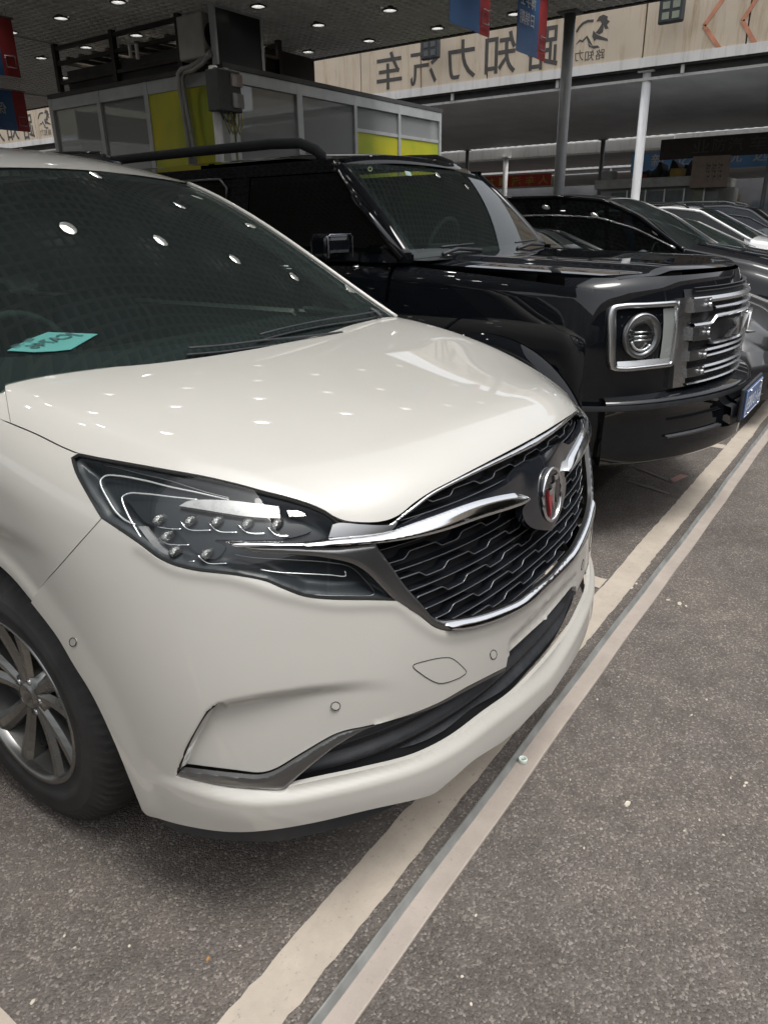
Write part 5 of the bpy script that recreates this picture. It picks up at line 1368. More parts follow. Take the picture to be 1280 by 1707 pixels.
for s in (0, 1):
    par = hb[s]
    f_ = (lambda V: mir(V)) if s else (lambda V: np.array(V))
    qs = np.linspace(HX0 + .02, HX1 - .02, 12)
    b = MB(); b.grid(f_([frow(qs, lambda x, q=q: q, -.0) + (0, .0, 0) for q in np.linspace(HZ0 + .02, HZ1 - .02, 8)]), flip=bool(s)); b.build('lamp_bowl', HLBLACK, par)
    xs = np.linspace(-.675, HX1 - .018, 6)
    b = MB(); b.grid(f_([frow(xs, lambda x, q=q: q, .006) for q in np.linspace(HZ0 + .025, HZ1 - .03, 5)]), flip=bool(s)); b.build('side_panel', GREYP, par)
    xs = np.linspace(HX0 + .03, HX1 - .02, 8)
    b = MB(); b.grid(f_([frow(xs, lambda x: HZ0 + .018, .016), frow(xs, lambda x: HZ0 + .045, .004)]), flip=bool(s)); b.build('bezel_shelf', SILVER, par)
    c = fpt(-.775, 1.015, 0); Nr = grad(fB, c[None])[0]; Nr[2] = 0; Nr /= np.linalg.norm(Nr); ux = np.cross([0, 0, 1.], Nr); R_ = .090
    def disc(prof, name, m, n=40):
        V = [[c + Nr * d + (ux * math.cos(t) + np.array([0, 0, 1.]) * math.sin(t) * 1.06) * r for t in np.linspace(0, 2 * math.pi, n + 1)] for d, r in prof]
        b = MB(); b.grid(f_(V), flip=bool(s)); return b.build(name, m, par)
    disc([(.0, R_ + .006), (.020, R_ + .004), (.024, R_ - .004), (.018, R_ - .016), (.008, R_ - .022)], 'lamp_ring', SATIN)
    disc([(.008, R_ - .020), (.004, R_ - .028), (.006, R_ - .05), (.012, .02), (.013, .0)], 'lamp_projector', mat('projector', (.12, .125, .13), .12, .9, coat=1, var=.3, vscale=30) if 'projector' not in bpy.data.materials else bpy.data.materials['projector'])
    bb = MB(); V = [c + Nr * .016 + (ux * math.cos(t) * .9 + np.array([0, 0, 1.]) * math.sin(t)) * (R_ - .026) for t in np.linspace(3.5, 5.6, 18)]; bb.tube(f_(V), .006, 6); bb.build('light_arc', LG, par)
    for dz in (-.018, .0, .018):
        bb = MB(); bb.tube(f_([c + Nr * .018 + ux * a * .045 + np.array([0, 0, dz]) for a in (-1, 1)]), .004, 6); bb.build('lamp_fin', CHROME, par)
    disc([(.020, R_ + .000), (.034, R_ * .7), (.040, R_ * .3), (.041, 0)], 'lamp_lens', GLASSC)
# ================================================================== other parked cars
def pchip(x, y, q):
    return np.interp(q, x, y)
def smooth_tab(tab, ys, k=5):
    t = np.array(tab, float); yy = np.linspace(ys[0], ys[-1], 400); out = []
    for c in range(1, t.shape[1]):
        v = np.interp(yy, t[:, 0], t[:, c]); w = np.ones(k) / k; vp = np.pad(v, k // 2, mode='edge'); out.append(np.interp(ys, yy, np.convolve(vp, w, 'valid')[:400]))
    return np.array(out).T
def car_body(name, label, xc, y0, paint_m, tab, ws, roof, rear, belt_in=.02, glass=DKGLASS, wsg=WSGLASS, chrome=False, rails=None, pillars=(.5,), wheel_y=(.9, 3.7), wr=.34, scale_y=1.0):
    """tab rows: y, half width, belt height, top height, half width of the top. ws=(y base, y top); roof end; rear=(y top, y base)"""
    t = empty(name, (xc, y0, 0), label=label, cat='car')
    ys = np.unique(np.round(np.concatenate([np.linspace(tab[0][0], tab[-1][0], 90), [ws[0], ws[1], rear[0], rear[1]]]), 4)); D = smooth_tab(tab, ys, 9)
    def sec(i):
        hw, zb, zt, wt = D[i]; y = ys[i]; gh = zt - zb; L = []
        L += [(hw * .90, .22), (hw * .985, .30), (hw, .42), (hw * 1.0, .60), (hw * .985, zb - .10), (hw * .955, zb - .02), (hw * .93, zb)]
        if gh > .02: 
            for v in (.33, .66, 1.0): L.append((hw * .93 + (wt - hw * .93) * v, zb + (gh - .045) * v))
        else:
            for v in (.33, .66, 1.0): L.append((hw * .93 + (wt - hw * .93) * v, zb + max(gh - .01, 0) * v))
        for v in (.92, .75, .5, .25, 0): L.append((wt * v, zt - .045 * (v ** 3) * (1 if gh > .02 else .25)))
        return L
    S = [sec(i) for i in range(len(ys))]; m = len(S[0])
    full = np.array([[(-x, y, z) for x, z in s] + [(x, y, z) for x, z in s[-2::-1]] for s, y in zip(S, ys)])
    ncol = full.shape[1]
    reg = {'body': MB(), 'side_glass': MB(), 'windscreen': MB(), 'rear_window': MB()}
    F = {k: [] for k in reg}
    for i in range(len(ys) - 1):
        ym = (ys[i] + ys[i + 1]) / 2; gh = (D[i][2] - D[i][1] + D[i + 1][2] - D[i + 1][1]) / 2
        for j in range(ncol - 1):
            jj = min(j, ncol - 2 - j); k = 'body'
            if 6 <= jj <= 8 and gh > .07 and ws[0] + .08 < ym < rear[1] - .08:
                k = 'side_glass'
                fr = (ym - ws[1]) 
                for p_ in pillars:
                    if abs(ym - p_) < .05: k = 'body'
            if jj >= 9 and ws[0] < ym < ws[1]: k = 'windscreen'
            if jj >= 9 and rear[0] < ym < rear[1]: k = 'rear_window'
            # wheel arches
            if jj <= 2 and any(abs(ym - w) < wr + .05 for w in wheel_y):
                w = min(wheel_y, key=lambda w: abs(ym - w)); zt_ = S[i][jj + 1][1]
                if (ym - w) ** 2 + (S[i][jj][1] - wr) ** 2 < (wr + .06) ** 2 and jj <= 2: continue
            F[k].append((i * ncol + j, i * ncol + j + 1, (i + 1) * ncol + j + 1, (i + 1) * ncol + j))
    # cap ends
    F['body'].append(tuple(range(ncol))[::-1]); F['body'].append(tuple((len(ys) - 1) * ncol + j for j in range(ncol)))
    V = full.reshape(-1, 3)
    mats = {'body': paint_m, 'side_glass': glass, 'windscreen': wsg, 'rear_window': glass}
    for k in reg:
        if not F[k]: continue
        if k == 'side_glass':
            for s in (-1, 1):
                Fs = [f for f in F[k] if (V[f[0]][0] + V[f[1]][0]) * s > 0]; cuts = sorted(pillars)
                for a_, c_ in zip([-9] + cuts, cuts + [99]):
                    Fp = [f for f in Fs if a_ < V[f[0]][1] < c_]
                    if Fp: mesh_clean(k, V, Fp, mats[k], t)
        else: mesh_clean(k, V, F[k], mats[k], t)
    def roofline(s, off=0.0, y_a=None, y_b=None, jrow=9):
        out = []
        for i, y in enumerate(ys):
            if (y_a or ws[0]) <= y <= (y_b or rear[1]) and D[i][2] - D[i][1] > .05: x, z = S[i][jrow]; out.append((s * (x + off), y, z))
        return out
    for s in (-1, 1):
        q = roofline(s, .004)
        if len(q) > 3:
            b = MB(); b.tube(q, .024, 6); b.build('roof_edge', paint_m, t)
        if chrome:
            b = MB(); q = roofline(s, .010, ws[0] + .05, rear[1] - .1, 8)
            if len(q) > 3: b.tube([(x, y, z + .03) for x, y, z in q], .011, 6); b.build('window_chrome', SILVER, t)
            b = MB(); q = [(s * (D[i][0] * .935 + .008), y, D[i][1] + .005) for i, y in enumerate(ys) if ws[0] + .05 < y < rear[1] - .1]; b.tube(q, .010, 6); b.build('waist_chrome', SILVER, t)
        if rails:
            b = MB(); b.tube([(s * (np.interp(y, ys, D[:, 3]) * .92), y, np.interp(y, ys, D[:, 2]) + dz) for y, dz in zip([ws[1] + .15, ws[1] + .22, ws[1] + .4, (ws[1] + rear[0]) / 2, rear[0] - .3, rear[0] - .1, rear[0] - .02], [-.03, .02, .04, .045, .04, .01, -.04])], .018, 8); b.build('roof_rail', rails, t)
        # door mirror
        ym = ws[0] + .35; xm = s * (np.interp(ym, ys, D[:, 0]) + .12); zm = np.interp(ym, ys, D[:, 1]) + .06
        bm = bmesh.new(); bmesh.ops.create_uvsphere(bm, u_segments=16, v_segments=10, radius=1)
        for v in bm.verts: v.co = Vector((xm + v.co.x * .12, ym + v.co.y * .07, zm + v.co.z * .075))
        bm_obj('door_mirror', bm, paint_m, t, True)
        for w in wheel_y: make_wheel('wheel', s * (np.interp(w, ys, D[:, 0]) - .01), w, wr, wr, s, t, rimr=wr * .66, wid=.21)
        b = MB(); q = [(s * (D[i][0] + .002), y, .62) for i, y in enumerate(ys) if ws[0] + .2 < y < rear[0]]; 
    # pillars between the windscreen and the side glass and the interior
    b = MB(); iy = (ws[1] + .1); zz = np.interp(iy, ys, D[:, 1]); b.box((-.7, ws[0] + .15, .3), (.7, rear[1] - .2, zz - .25)); b.build('cabin_floor', INT, t)
    for sx in (-.36, .36):
        for sy in (ws[1] + .35, ws[1] + 1.25):
            if sy < rear[0] + .2: b = MB(); b.box((sx - .23, sy, zz - .3), (sx + .23, sy + .12, zz + .16)); b.box((sx - .12, sy + .02, zz + .18), (sx + .12, sy + .10, zz + .32)); b.build('seat', INTG, t, bevel=.04)
    b = MB(); b.tube([(.36 + .17 * math.cos(a), ws[0] + .62, zz - .02 + .16 * math.sin(a)) for a in np.linspace(0, 2 * math.pi, 25)[:-1]], .014, 6, close=True); b.build('steering_wheel', INTG, t)
    return t, ys, D, S
GREYC = paint('graphite_paint', (.010, .011, .013), rough=.4, dust=.03)
DKGREEN = clear_glass('greenish_glass', (.28, .38, .33), .03, 1.52, ((.12, .16, .14), .10))
# dark fastback saloon between the off-roader and the van
sal, _, _, _ = car_body('saloon', 'dark grey fastback saloon hidden behind the bonnet of the black off-roader', 5.02, .02, GREYC,
    [(0, .45, .52, .56, .40), (.06, .70, .60, .72, .60), (.25, .86, .72, .84, .72), (.6, .91, .84, .96, .78), (1.1, .92, .92, 1.05, .80), (1.45, .92, .95, 1.08, .80), (2.25, .92, .97, 1.44, .60), (2.7, .92, .98, 1.485, .58), (3.2, .92, 1.0, 1.46, .57), (4.3, .91, 1.03, 1.14, .60), (4.7, .88, 1.0, 1.10, .7), (4.85, .82, .8, .9, .7)], (1.45, 2.3), 3.0, (3.2, 4.3), wheel_y=(.95, 3.85), pillars=(2.95,))
b = MB(); b.box((-.62, -.01, .30), (.62, .08, .52)); b.build('air_intake', MBLACK, sal, bevel=.02)
for s in (-1, 1):
    b = MB(); b.tube([(s * .62, .17, .72), (s * .74, .24, .735), (s * .84, .40, .76)], .028, 8, sy=.5); b.build('headlight', CRYSTAL, sal)
    b = MB(); b.tube([(s * .35, .0, .30), (s * .70, .10, .28), (s * .86, .30, .30), (s * .90, .5, .38)], .012, 6); b.build('bumper_trim', SILVER, sal)
# black van with chrome window line
van, ys_, D_, S_ = car_body('van', 'long black van with a chrome line round its side windows, behind the saloon', 7.55, .0, BLACKP,
    [(0, .55, .60, .66, .5), (.08, .80, .72, .86, .7), (.3, .90, .88, 1.02, .78), (.7, .94, 1.0, 1.13, .82), (1.25, .95, 1.06, 1.23, .83), (1.38, .95, 1.07, 1.25, .83), (1.9, .95, 1.09, 1.58, .73), (2.3, .95, 1.10, 1.745, .69), (2.8, .95, 1.10, 1.80, .69), (4.0, .95, 1.10, 1.81, .69), (4.85, .94, 1.10, 1.76, .67), (5.1, .92, 1.05, 1.30, .75), (5.15, .88, .8, 1.0, .75)], (1.36, 2.32), 4.7, (4.85, 5.08), chrome=True, wheel_y=(1.0, 4.1), pillars=(2.75, 3.8), wr=.35)
# cars beyond
car_body('hatchback', 'low dark car with a greenish windscreen behind the black van', 10.0, .05, BLACKP,
    [(0, .5, .5, .56, .4), (.1, .76, .66, .76, .64), (.4, .88, .8, .95, .74), (.9, .90, .9, 1.06, .78), (1.3, .90, .95, 1.13, .79), (2.1, .90, .98, 1.50, .60), (2.6, .90, .99, 1.56, .58), (3.6, .90, 1.0, 1.52, .57), (4.2, .88, 1.0, 1.15, .62), (4.5, .84, .8, 1.0, .6)], (1.3, 2.15), 3.6, (3.6, 4.25), wheel_y=(.9, 3.6), pillars=(2.75,), wsg=DKGREEN)
WHITE2 = paint('white_paint_b', (.78, .79, .78), rough=.4, dust=.08)
car_body('estate_car', 'white high-riding car with a black side window, second white car from the far end', 12.4, .1, WHITE2,
    [(0, .5, .6, .66, .4), (.1, .80, .78, .86, .66), (.4, .90, .92, 1.04, .76), (.9, .93, 1.0, 1.14, .80), (1.45, .93, 1.04, 1.22, .81), (2.3, .93, 1.07, 1.66, .63), (2.8, .93, 1.08, 1.72, .61), (4.0, .93, 1.1, 1.68, .60), (4.6, .91, 1.1, 1.2, .68), (4.75, .88, .9, 1.05, .7)], (1.45, 2.35), 4.0, (4.0, 4.6), wheel_y=(.95, 3.75), pillars=(3.0,), wsg=DKGREEN, rails=BLACKP)
SILV = paint('silver_paint', (.42, .43, .45), rough=.35, dust=.08, metal=.4)
car_body('estate_car', 'silver white car with bright roof rails farthest along the row', 15.0, .1, SILV,
    [(0, .5, .6, .66, .4), (.1, .80, .8, .86, .66), (.4, .90, .96, 1.06, .76), (.9, .93, 1.04, 1.16, .80), (1.35, .93, 1.08, 1.26, .81), (2.0, .93, 1.2, 1.68, .66), (2.4, .93, 1.22, 1.76, .64), (4.3, .93, 1.24, 1.76, .62), (4.7, .91, 1.2, 1.3, .68), (4.8, .88, .9, 1.05, .7)], (1.35, 2.1), 4.2, (4.3, 4.7), wheel_y=(.95, 3.85), pillars=(2.9,), rails=SILVER, chrome=True, glass=clear_glass('pale_glass', (.45, .5, .52), .12, 1.5, ((.35, .38, .42), .35)))
# ================================================================== glazed booth, signs and clutter
FRM = mat('booth_frame', (.42, .44, .44), .45, .3, var=.1)
BGL = clear_glass('booth_glass', (.6, .65, .65), .10, 1.5, ((.42, .43, .43), .45))
def lime(name, a, c):
    m, n, l, p = nt(name); p.inputs['Roughness'].default_value = .45
    tc = n.new('ShaderNodeTexCoord'); t = n.new('ShaderNodeTexNoise'); t.inputs['Scale'].default_value = 1.6; t.inputs['Detail'].default_value = 3; l.new(tc.outputs['Object'], t.inputs['Vector'])
    r = n.new('ShaderNodeValToRGB'); e = r.color_ramp.elements; e[0].position = .35; e[0].color = (*a, 1); e[1].position = .65; e[1].color = (*c, 1); l.new(t.outputs['Fac'], r.inputs[0]); l.new(r.outputs[0], p.inputs['Base Color']); return m
LIME = lime('lime_panel', (.30, .36, .03), (.52, .46, .02))
BXc = 4.60; Ck = at((372, 114), 0, BXc); BYc = float(Ck[1]); BZ = float(Ck[2])
bth = empty('booth', (0, 0, 0), label='glazed grey-framed sales booth with lime panels under the canopy', cat='booth')
def L3(px): return at(px, 0, BXc)     # on the face that looks towards -X
def R3(px): return at(px, 1, BYc)     # on the face that looks towards -Y
yl = float(L3((88, 172))[1]); xr = float(R3((731, 176))[0])
def postY(x, y, w=.07): b = MB(); b.box((x - .035, y - w / 2, 0), (x + .035, y + w / 2, BZ)); return b.build('post', FRM, bth, bevel=.004)
def postX(x, y, w=.06): b = MB(); b.box((x - w / 2, y - .035, 0), (x + w / 2, y + .035, BZ)); return b.build('post', FRM, bth, bevel=.004)
LY = [float(L3((q, 200))[1]) for q in (92, 172, 252)]; RX = [float(R3((q, 200))[0]) for q in (392, 498, 590, 663, 731)]
for y in LY: postY(BXc, y)
postY(BXc, BYc, .10)
for i, x in enumerate(RX): postX(x, BYc, .10 if i == 1 else .06)
b = MB(); b.box((BXc - .03, BYc - .03, BZ - .13), (BXc + .03, yl, BZ)); b.box((BXc, BYc - .033, BZ - .12), (xr + .04, BYc + .03, BZ - .001)); b.box((xr, BYc, BZ - .12), (xr + .06, yl, BZ)); b.build('top_rail', FRM, bth, bevel=.004)
b = MB(); b.box((BXc - .04, BYc - .04, BZ + .002), (xr + .06, yl + .03, BZ + .05)); b.build('roof', mat('booth_roof', (.05, .05, .05), .7, var=.2), bth)
b = MB(); b.box((BXc, BYc, .02), (xr, yl, .06)); b.build('floor_slab', mat('booth_floor', (.2, .2, .19), .7), bth)
wz = 1.15
for y0, y1 in ((LY[2], LY[1]), (LY[1], LY[0])):
    b = MB(); b.box((BXc - .004, y0 + .035, wz), (BXc + .004, y1 - .035, BZ - .13)); b.build('pane', BGL, bth); b = MB(); b.box((BXc - .01, y0 + .035, .06), (BXc + .01, y1 - .035, wz - .04)); b.build('lower_panel', FRM, bth); b = MB(); b.box((BXc - .02, y0 + .035, wz - .04), (BXc + .02, y1 - .035, wz)); b.build('sill', FRM, bth)
zl = float(R3((625, 224))[2])
for i in range(4):
    x0, x1 = RX[i] + .03, RX[i + 1] - .03; zz = wz if i < 2 else zl
    b = MB(); b.box((x0, BYc - .004, zz + .04), (x1, BYc + .004, BZ - .12)); b.build('pane', BGL, bth); b = MB(); b.box((x0, BYc - .01, .06), (x1, BYc + .01, zz)); b.build('lower_panel', FRM if i < 2 else LIME, bth); b = MB(); b.box((x0, BYc - .02, zz), (x1, BYc + .02, zz + .04)); b.build('sill', FRM, bth)
b = MB(); b.box((BXc - .02, BYc + .05, .06), (BXc + .02, LY[2] - .035, BZ + .02)); b.build('lime_panel', LIME, bth)
b = MB(); b.box((BXc + .06, BYc - .012, .06), (RX[0] - .03, BYc + .01, BZ - .13)); b.build('lime_panel', LIME, bth)
b = MB(); b.box((xr - .02, BYc + .1, .06), (xr + .02, yl, 1.2)); b.build('end_wall', FRM, bth)
b = MB(); b.box((BXc + .3, yl - .04, .06), (xr, yl, BZ - .1)); b.build('rear_wall', mat('booth_wall', (.26, .27, .27), .7, var=.15, vscale=2), bth)
for i, (x, y, w, d, h, m) in enumerate(((5.3, BYc + .9, .9, .5, 1.9, INTG), (6.4, BYc + 1.2, .6, .5, 2.0, SILV), (7.2, BYc + .8, .8, .6, 1.7, INT), (5.4, BYc + 2.1, 1.2, .4, 2.2, INTG))):
    b = MB(); b.box((x, y, .06), (x + w, y + d, h)); [b.box((x + .04, y - .01, zz_), (x + w - .04, y + .0, zz_ + .02)) for zz_ in np.arange(.3, h, .3)]; b.build('cupboard', m, bth, bevel=.01)
# air conditioner, pipes, meter box
acc = R3((345, 70)); 
def boxpx(name, label, cat, px0, px1, ax, val, depth, m, bev=.01, parent=None, **k):
    """axis-aligned box whose front face spans two photo points on the plane axis=val"""
    a_, c_ = at(px0, ax, val), at(px1, ax, val); b = MB(); lo = np.minimum(a_, c_); hi = np.maximum(a_, c_); hi[ax] = val + depth; lo[ax] = val
    b.box(lo, hi); return b.build(name, m, parent, bevel=bev, label=label, cat=cat, **k), lo, hi
ACM = mat('ac_shell', (.40, .40, .37), .5, var=.12)
ac = empty('air_conditioner', (0, 0, 0), label='grey outdoor air conditioner unit standing on the corner of the booth roof', cat='air conditioner')
a_ = at((343, 112), 1, BYc + .12); a2 = at((368, 40), 1, BYc + .12)
b = MB(); b.box((a_[0], BYc + .12, BZ + .10), (a2[0], BYc + .50, 3.54)); b.build('case', ACM, ac, bevel=.02, seg=3)
b = MB(); cxa = (a_[0] + a2[0]) / 2; b.lathe([(-.012, .12), (-.014, .08), (-.010, .03), (-.014, .0)], (cxa, BYc + .12, 3.34), 'Y', 28); b.build('fan_guard', MBLACK, ac)
b = MB(); b.box((a_[0] + .02, BYc + .105, 3.1), (a_[0] + .10, BYc + .119, 3.2)); b.build('valve_cover', SATIN, ac)
pp = empty('cable_pipes', (0, 0, 0), label='grey lagged pipes running from the air conditioner down the lime panel', cat='pipe')
LAG = mat('pipe_lagging', (.24, .24, .23), .8, var=.25, bump=.4, bscale=50)
def pxline(pts, ax, val): return [at(q, ax, val) for q in pts]
b = MB(); P = pxline([(352, 88), (340, 100), (318, 113), (304, 117), (299, 124), (301, 145), (309, 190), (316, 238), (322, 290)], 0, BXc - .10); b.tube(P, .035, 8); b.build('pipe', LAG, pp)
b = MB(); P = pxline([(348, 92), (338, 106), (322, 118), (309, 122), (305, 130), (308, 160), (316, 205), (323, 245), (328, 290)], 0, BXc - .16); b.tube(P, .022, 8); b.build('pipe', LAG, pp)
b = MB(); P = pxline([(358, 112), (361, 130), (364, 165), (368, 186), (376, 200), (384, 204), (392, 196), (392, 186)], 1, BYc - .10); b.tube(P, .018, 8); b.build('conduit', POLEG, pp)
b = MB(); b.tube(pxline([(355, 110), (360, 170), (366, 235), (368, 290)], 1, BYc - .06), .045, 8); b.build('downpipe', POLEW, pp)
mb, lo, hi = boxpx('meter_box', 'dark grey electric meter box beside the lime corner of the booth', 'meter box', (368, 183), (400, 120), 1, BYc - .22, .18, mat('meter_grey', (.07, .075, .075), .5, var=.2))
for z0, z1, c in ((.62, .92, (.33, .26, .23)), (.10, .45, (.24, .23, .21))):
    b = MB(); h_ = hi[2] - lo[2]; b.box((hi[0] - .14, lo[1] - .02, lo[2] + h_ * z0), (hi[0] + .01, lo[1] + .0, lo[2] + h_ * z1)); b.build('meter_window', mat('meter_window', c, .4, coat=.4, var=.2), mb)
for i in range(4):
    b = MB(); x_ = lo[0] + .08 + i * .05; b.tube([(x_, lo[1] + .05, lo[2]), (x_ + .01, lo[1] + .03, lo[2] - .12), (x_ + .06, lo[1] + .04, lo[2] - .20), (x_ + .12, lo[1] + .05, lo[2] - .10), (x_ + .12, lo[1] + .05, lo[2])], .008, 6); b.build('cable', mat('cable_yellow', (.30, .27, .08), .6) if 'cable_yellow' not in bpy.data.materials else bpy.data.materials['cable_yellow'], mb)
# dark screen on the booth roof
scn = empty('roof_screen', (0, 0, 0), label='black flat panel in a pale frame standing on the booth roof', cat='screen')
A = at((368, 112), 1, BYc - .02); Bq = at((441, 126), 1, BYc - .02); zt_ = 3.57
b = MB(); b.box((A[0], BYc, BZ + .03), (Bq[0], BYc + .05, zt_)); b.build('panel', mat('screen_black', (.006, .006, .008), .3, var=.1), scn)
b = MB()
for s0, s1 in (((A[0] - .03, BZ + .03), (A[0], zt_)), ((Bq[0], BZ + .03), (Bq[0] + .03, zt_)), ((A[0] - .03, zt_), (Bq[0] + .03, zt_ + .025))): b.box((s0[0], BYc - .01, s0[1]), (s1[0], BYc + .06, s1[1]))
b.build('frame', FRM, scn)
bb, _, _ = boxpx('storage_box', 'dark brown box behind the black panel on the booth roof', 'box', (445, 134), (524, 98), 1, BYc + .6, .5, mat('box_brown', (.035, .025, .02), .8, var=.3))
# rack and junk on the booth's left half of the roof
rk = empty('roof_rack', (0, 0, 0), label='dark steel storage rack loaded with lumber on the booth roof', cat='rack')
DST = mat('dark_steel', (.035, .032, .028), .6, .4, var=.3)
x0, x1, y0_, y1_ = BXc - .05, BXc + 1.5, BYc + .55, yl - .3
for x in (x0, x1):
    for y in (y0_, (y0_ + y1_) / 2, y1_):
        b = MB(); b.box((x - .03, y - .03, BZ + .05), (x + .03, y + .03, 3.59)); b.build('upright', DST, rk)
for z in (BZ + .12, 3.36, 3.52):
    for x in (x0, x1): b = MB(); b.box((x - .02, y0_, z), (x + .02, y1_, z + .04)); b.build('rail', DST, rk)
for i in range(26):
    y = y0_ + (y1_ - y0_) * (i + .5) / 26; b = MB(); b.beam((x0, y, 3.38 + .02 * (i % 3)), (x1, y + random.uniform(-.1, .1), 3.40 + .03 * (i % 2)), .05, .03); b.build('lumber', mat('lumber', (.14, .12, .09), .8, var=.4) if 'lumber' not in bpy.data.materials else bpy.data.materials['lumber'], rk)
b = MB(); b.box((x0 + .05, y0_ + .1, BZ + .06), (x1, y1_ - .1, 3.30)); b.build('tarpaulin', DKROOF, rk)
for q0, q1, l_ in (((213, 74), (218, 96), 'left one of two white rods upright in the roof rack'), ((224, 73), (230, 98), 'right one of two white rods upright in the roof rack')): boxpx('white_rod', l_, 'rod', q0, q1, 0, x0 - .09, .03, POLEW, .002)
# hanging banners
BLUE = lime('banner_blue', (.02, .07, .22), (.05, .16, .36)); RED = mat('banner_red', (.36, .035, .04), .6, var=.15); BW = mat('banner_white', (.50, .52, .55), .6, var=.2)
def banner(label, Y, xl, xm, xr_, yb_l, ytop_z=3.5, txt=None, zb=None):
    t = empty('hanging_banner', (0, 0, 0), label=label, cat='banner')
    a_ = at((xl, yb_l), 1, Y); m_ = at((xm, yb_l), 1, Y); c_ = at((xr_, yb_l), 1, Y); z0 = float(a_[2])
    for x0_, x1_, m, nm in ((a_[0], m_[0], BLUE, 'blue_field'), (m_[0], c_[0], RED, 'red_strip')):
        G = [[(x, Y + .006 * math.sin((x - a_[0]) * 14), z) for x in np.linspace(x0_, x1_, 8)] for z in (z0, z0 + .3, ytop_z)]
        b = MB(); b.grid(G); b.grid([[(x, y + .004, z) for x, y, z in r] for r in G], flip=True); b.build(nm, m, t)
    b = MB(); b.cyl((a_[0] - .02, Y, ytop_z + .01), (c_[0] + .02, Y, ytop_z + .01), .012, 8); b.build('rod', SATIN, t)
    for x in (a_[0] + .05, c_[0] - .05): b = MB(); b.cyl((x, Y, ytop_z), (x, Y, CZ), .003, 6); b.build('string', SATIN, t)
    w = m_[0] - a_[0]; H = ytop_z - z0
    for tx, v0, v1, u0, u1 in (txt or ()):
        put_text(tx, (a_[0] + w * u1, Y - .012, z0 + H * v0), (-w * (u1 - u0), 0, 0), (0, 0, H * (v1 - v0)), 'banner_text', BW, t, bold=True)
    xq = (m_[0] + c_[0]) / 2; b = MB(); s_ = (c_[0] - m_[0]) * .30; b.tube([(xq - s_, Y - .010, z0 + .08), (xq + s_, Y - .010, z0 + .08), (xq + s_, Y - .010, z0 + .08 + 2 * s_), (xq - s_, Y - .010, z0 + .08 + 2 * s_)], .006, 5, close=True); b.build('square_mark', BW, t)
    return t
banner('blue hanging banner with red edge, cut by the picture top above the letters', 2.72, 749, 800, 816, 36)
banner('blue hanging banner with white lettering and red edge in front of the fascia letters', 2.72, 860, 896, 909, 84, txt=(('博学士', .66, .86, .05, .75), ('日销期', .40, .60, .05, .70)))
banner('red edged banner hanging at the top left corner of the picture', 7.4, -30, 8, 34, 120, txt=(('十一', .5, .6, .5, .9),))
banner('lower blue and red banner hanging at the left edge above the white roof', 11.3, -40, 30, 50, 212, txt=(('保险', .4, .7, .3, .8),))
# banners and boxes beyond
def board(name, label, cat, px0, px1, X, m, th=.04, flat=False, **k):
    a_, c_ = at(px0, 0, X), at(px1, 0, X); lo = np.minimum(a_, c_); hi = np.maximum(a_, c_); b = MB(); b.box((X, lo[1], lo[2]), (X + th, hi[1], hi[2])); return b.build(name, m, None, label=label, cat=cat, **k), lo, hi
BLB = mat('sign_blue', (.24, .50, .90), .5, var=.15, vscale=2); RB = grime('red_cloth', (.70, .09, .06), (.45, .25, .06), .9)
a_ = at((1052, 268), 0, 20); c_ = at((1330, 262), 0, 20)
sg = MB(); sg.box((20, c_[1], 2.68), (20.04, a_[1], 3.15)); sg = sg.build('blue_sign', BLB, None, label='long blue sign board with white characters under the second roof', cat='sign')
YW = mat('letter_white', (.9, .9, .9), .5); YY = mat('letter_yellow', (.70, .45, .10), .5)
for ch, q0, q1 in (('新', 1085, 1108), ('亿', 1127, 1152), ('通', 1170, 1192), ('优', 1210, 1236), ('选', 1254, 1280)):
    ya, yb2 = at((q0, 265), 0, 19.98)[1], at((q1, 265), 0, 19.98)[1]
    put_text(ch, (19.985, ya, 2.80), (0, yb2 - ya, 0), (0, 0, .31), 'letter', YW, sg, bold=True)
lo = np.array([24.6, at((918, 300), 0, 24.6)[1], at((850, 312), 0, 24.6)[2]]); hi = np.array([24.64, at((780, 300), 0, 24.6)[1], at((850, 292), 0, 24.6)[2]])
b = MB(); b.box(lo, hi); rbn = b.build('red_banner', RB, None, label='long red cloth banner with yellow characters beyond the white pole', cat='banner')
Yr = np.linspace(lo[1] + .1, hi[1] - .1, 7); 
for ch, y_ in zip('人车汽一九汽', Yr): put_text(ch, (24.585, y_, lo[2] + .06), (0, .36, 0), (0, 0, hi[2] - lo[2] - .12), 'letter', YY, rbn, bold=True)
a_ = at((1098, 267), 0, 17.2); c_ = at((1340, 262), 0, 17.2)
dk = MB(); dk.box((17.2, c_[1], a_[2]), (17.26, a_[1], a_[2] + .42)); dk = dk.build('dark_sign', mat('sign_brown', (.045, .032, .030), .6, var=.2), None, label='dark brown sign board hanging above the blue one', cat='sign')
for ch, q0, q1 in (('业', 1154, 1182), ('防', 1187, 1208), ('汽', 1213, 1238), ('车', 1248, 1276)):
    ya, yb2 = at((q0, 245), 0, 17.2)[1], at((q1, 245), 0, 17.2)[1]
    put_text(ch, (17.19, ya, a_[2] + .10), (0, yb2 - ya, 0), (0, 0, .26), 'letter', mat('letter_dim', (.10, .085, .08), .6) if 'letter_dim' not in bpy.data.materials else bpy.data.materials['letter_dim'], dk)
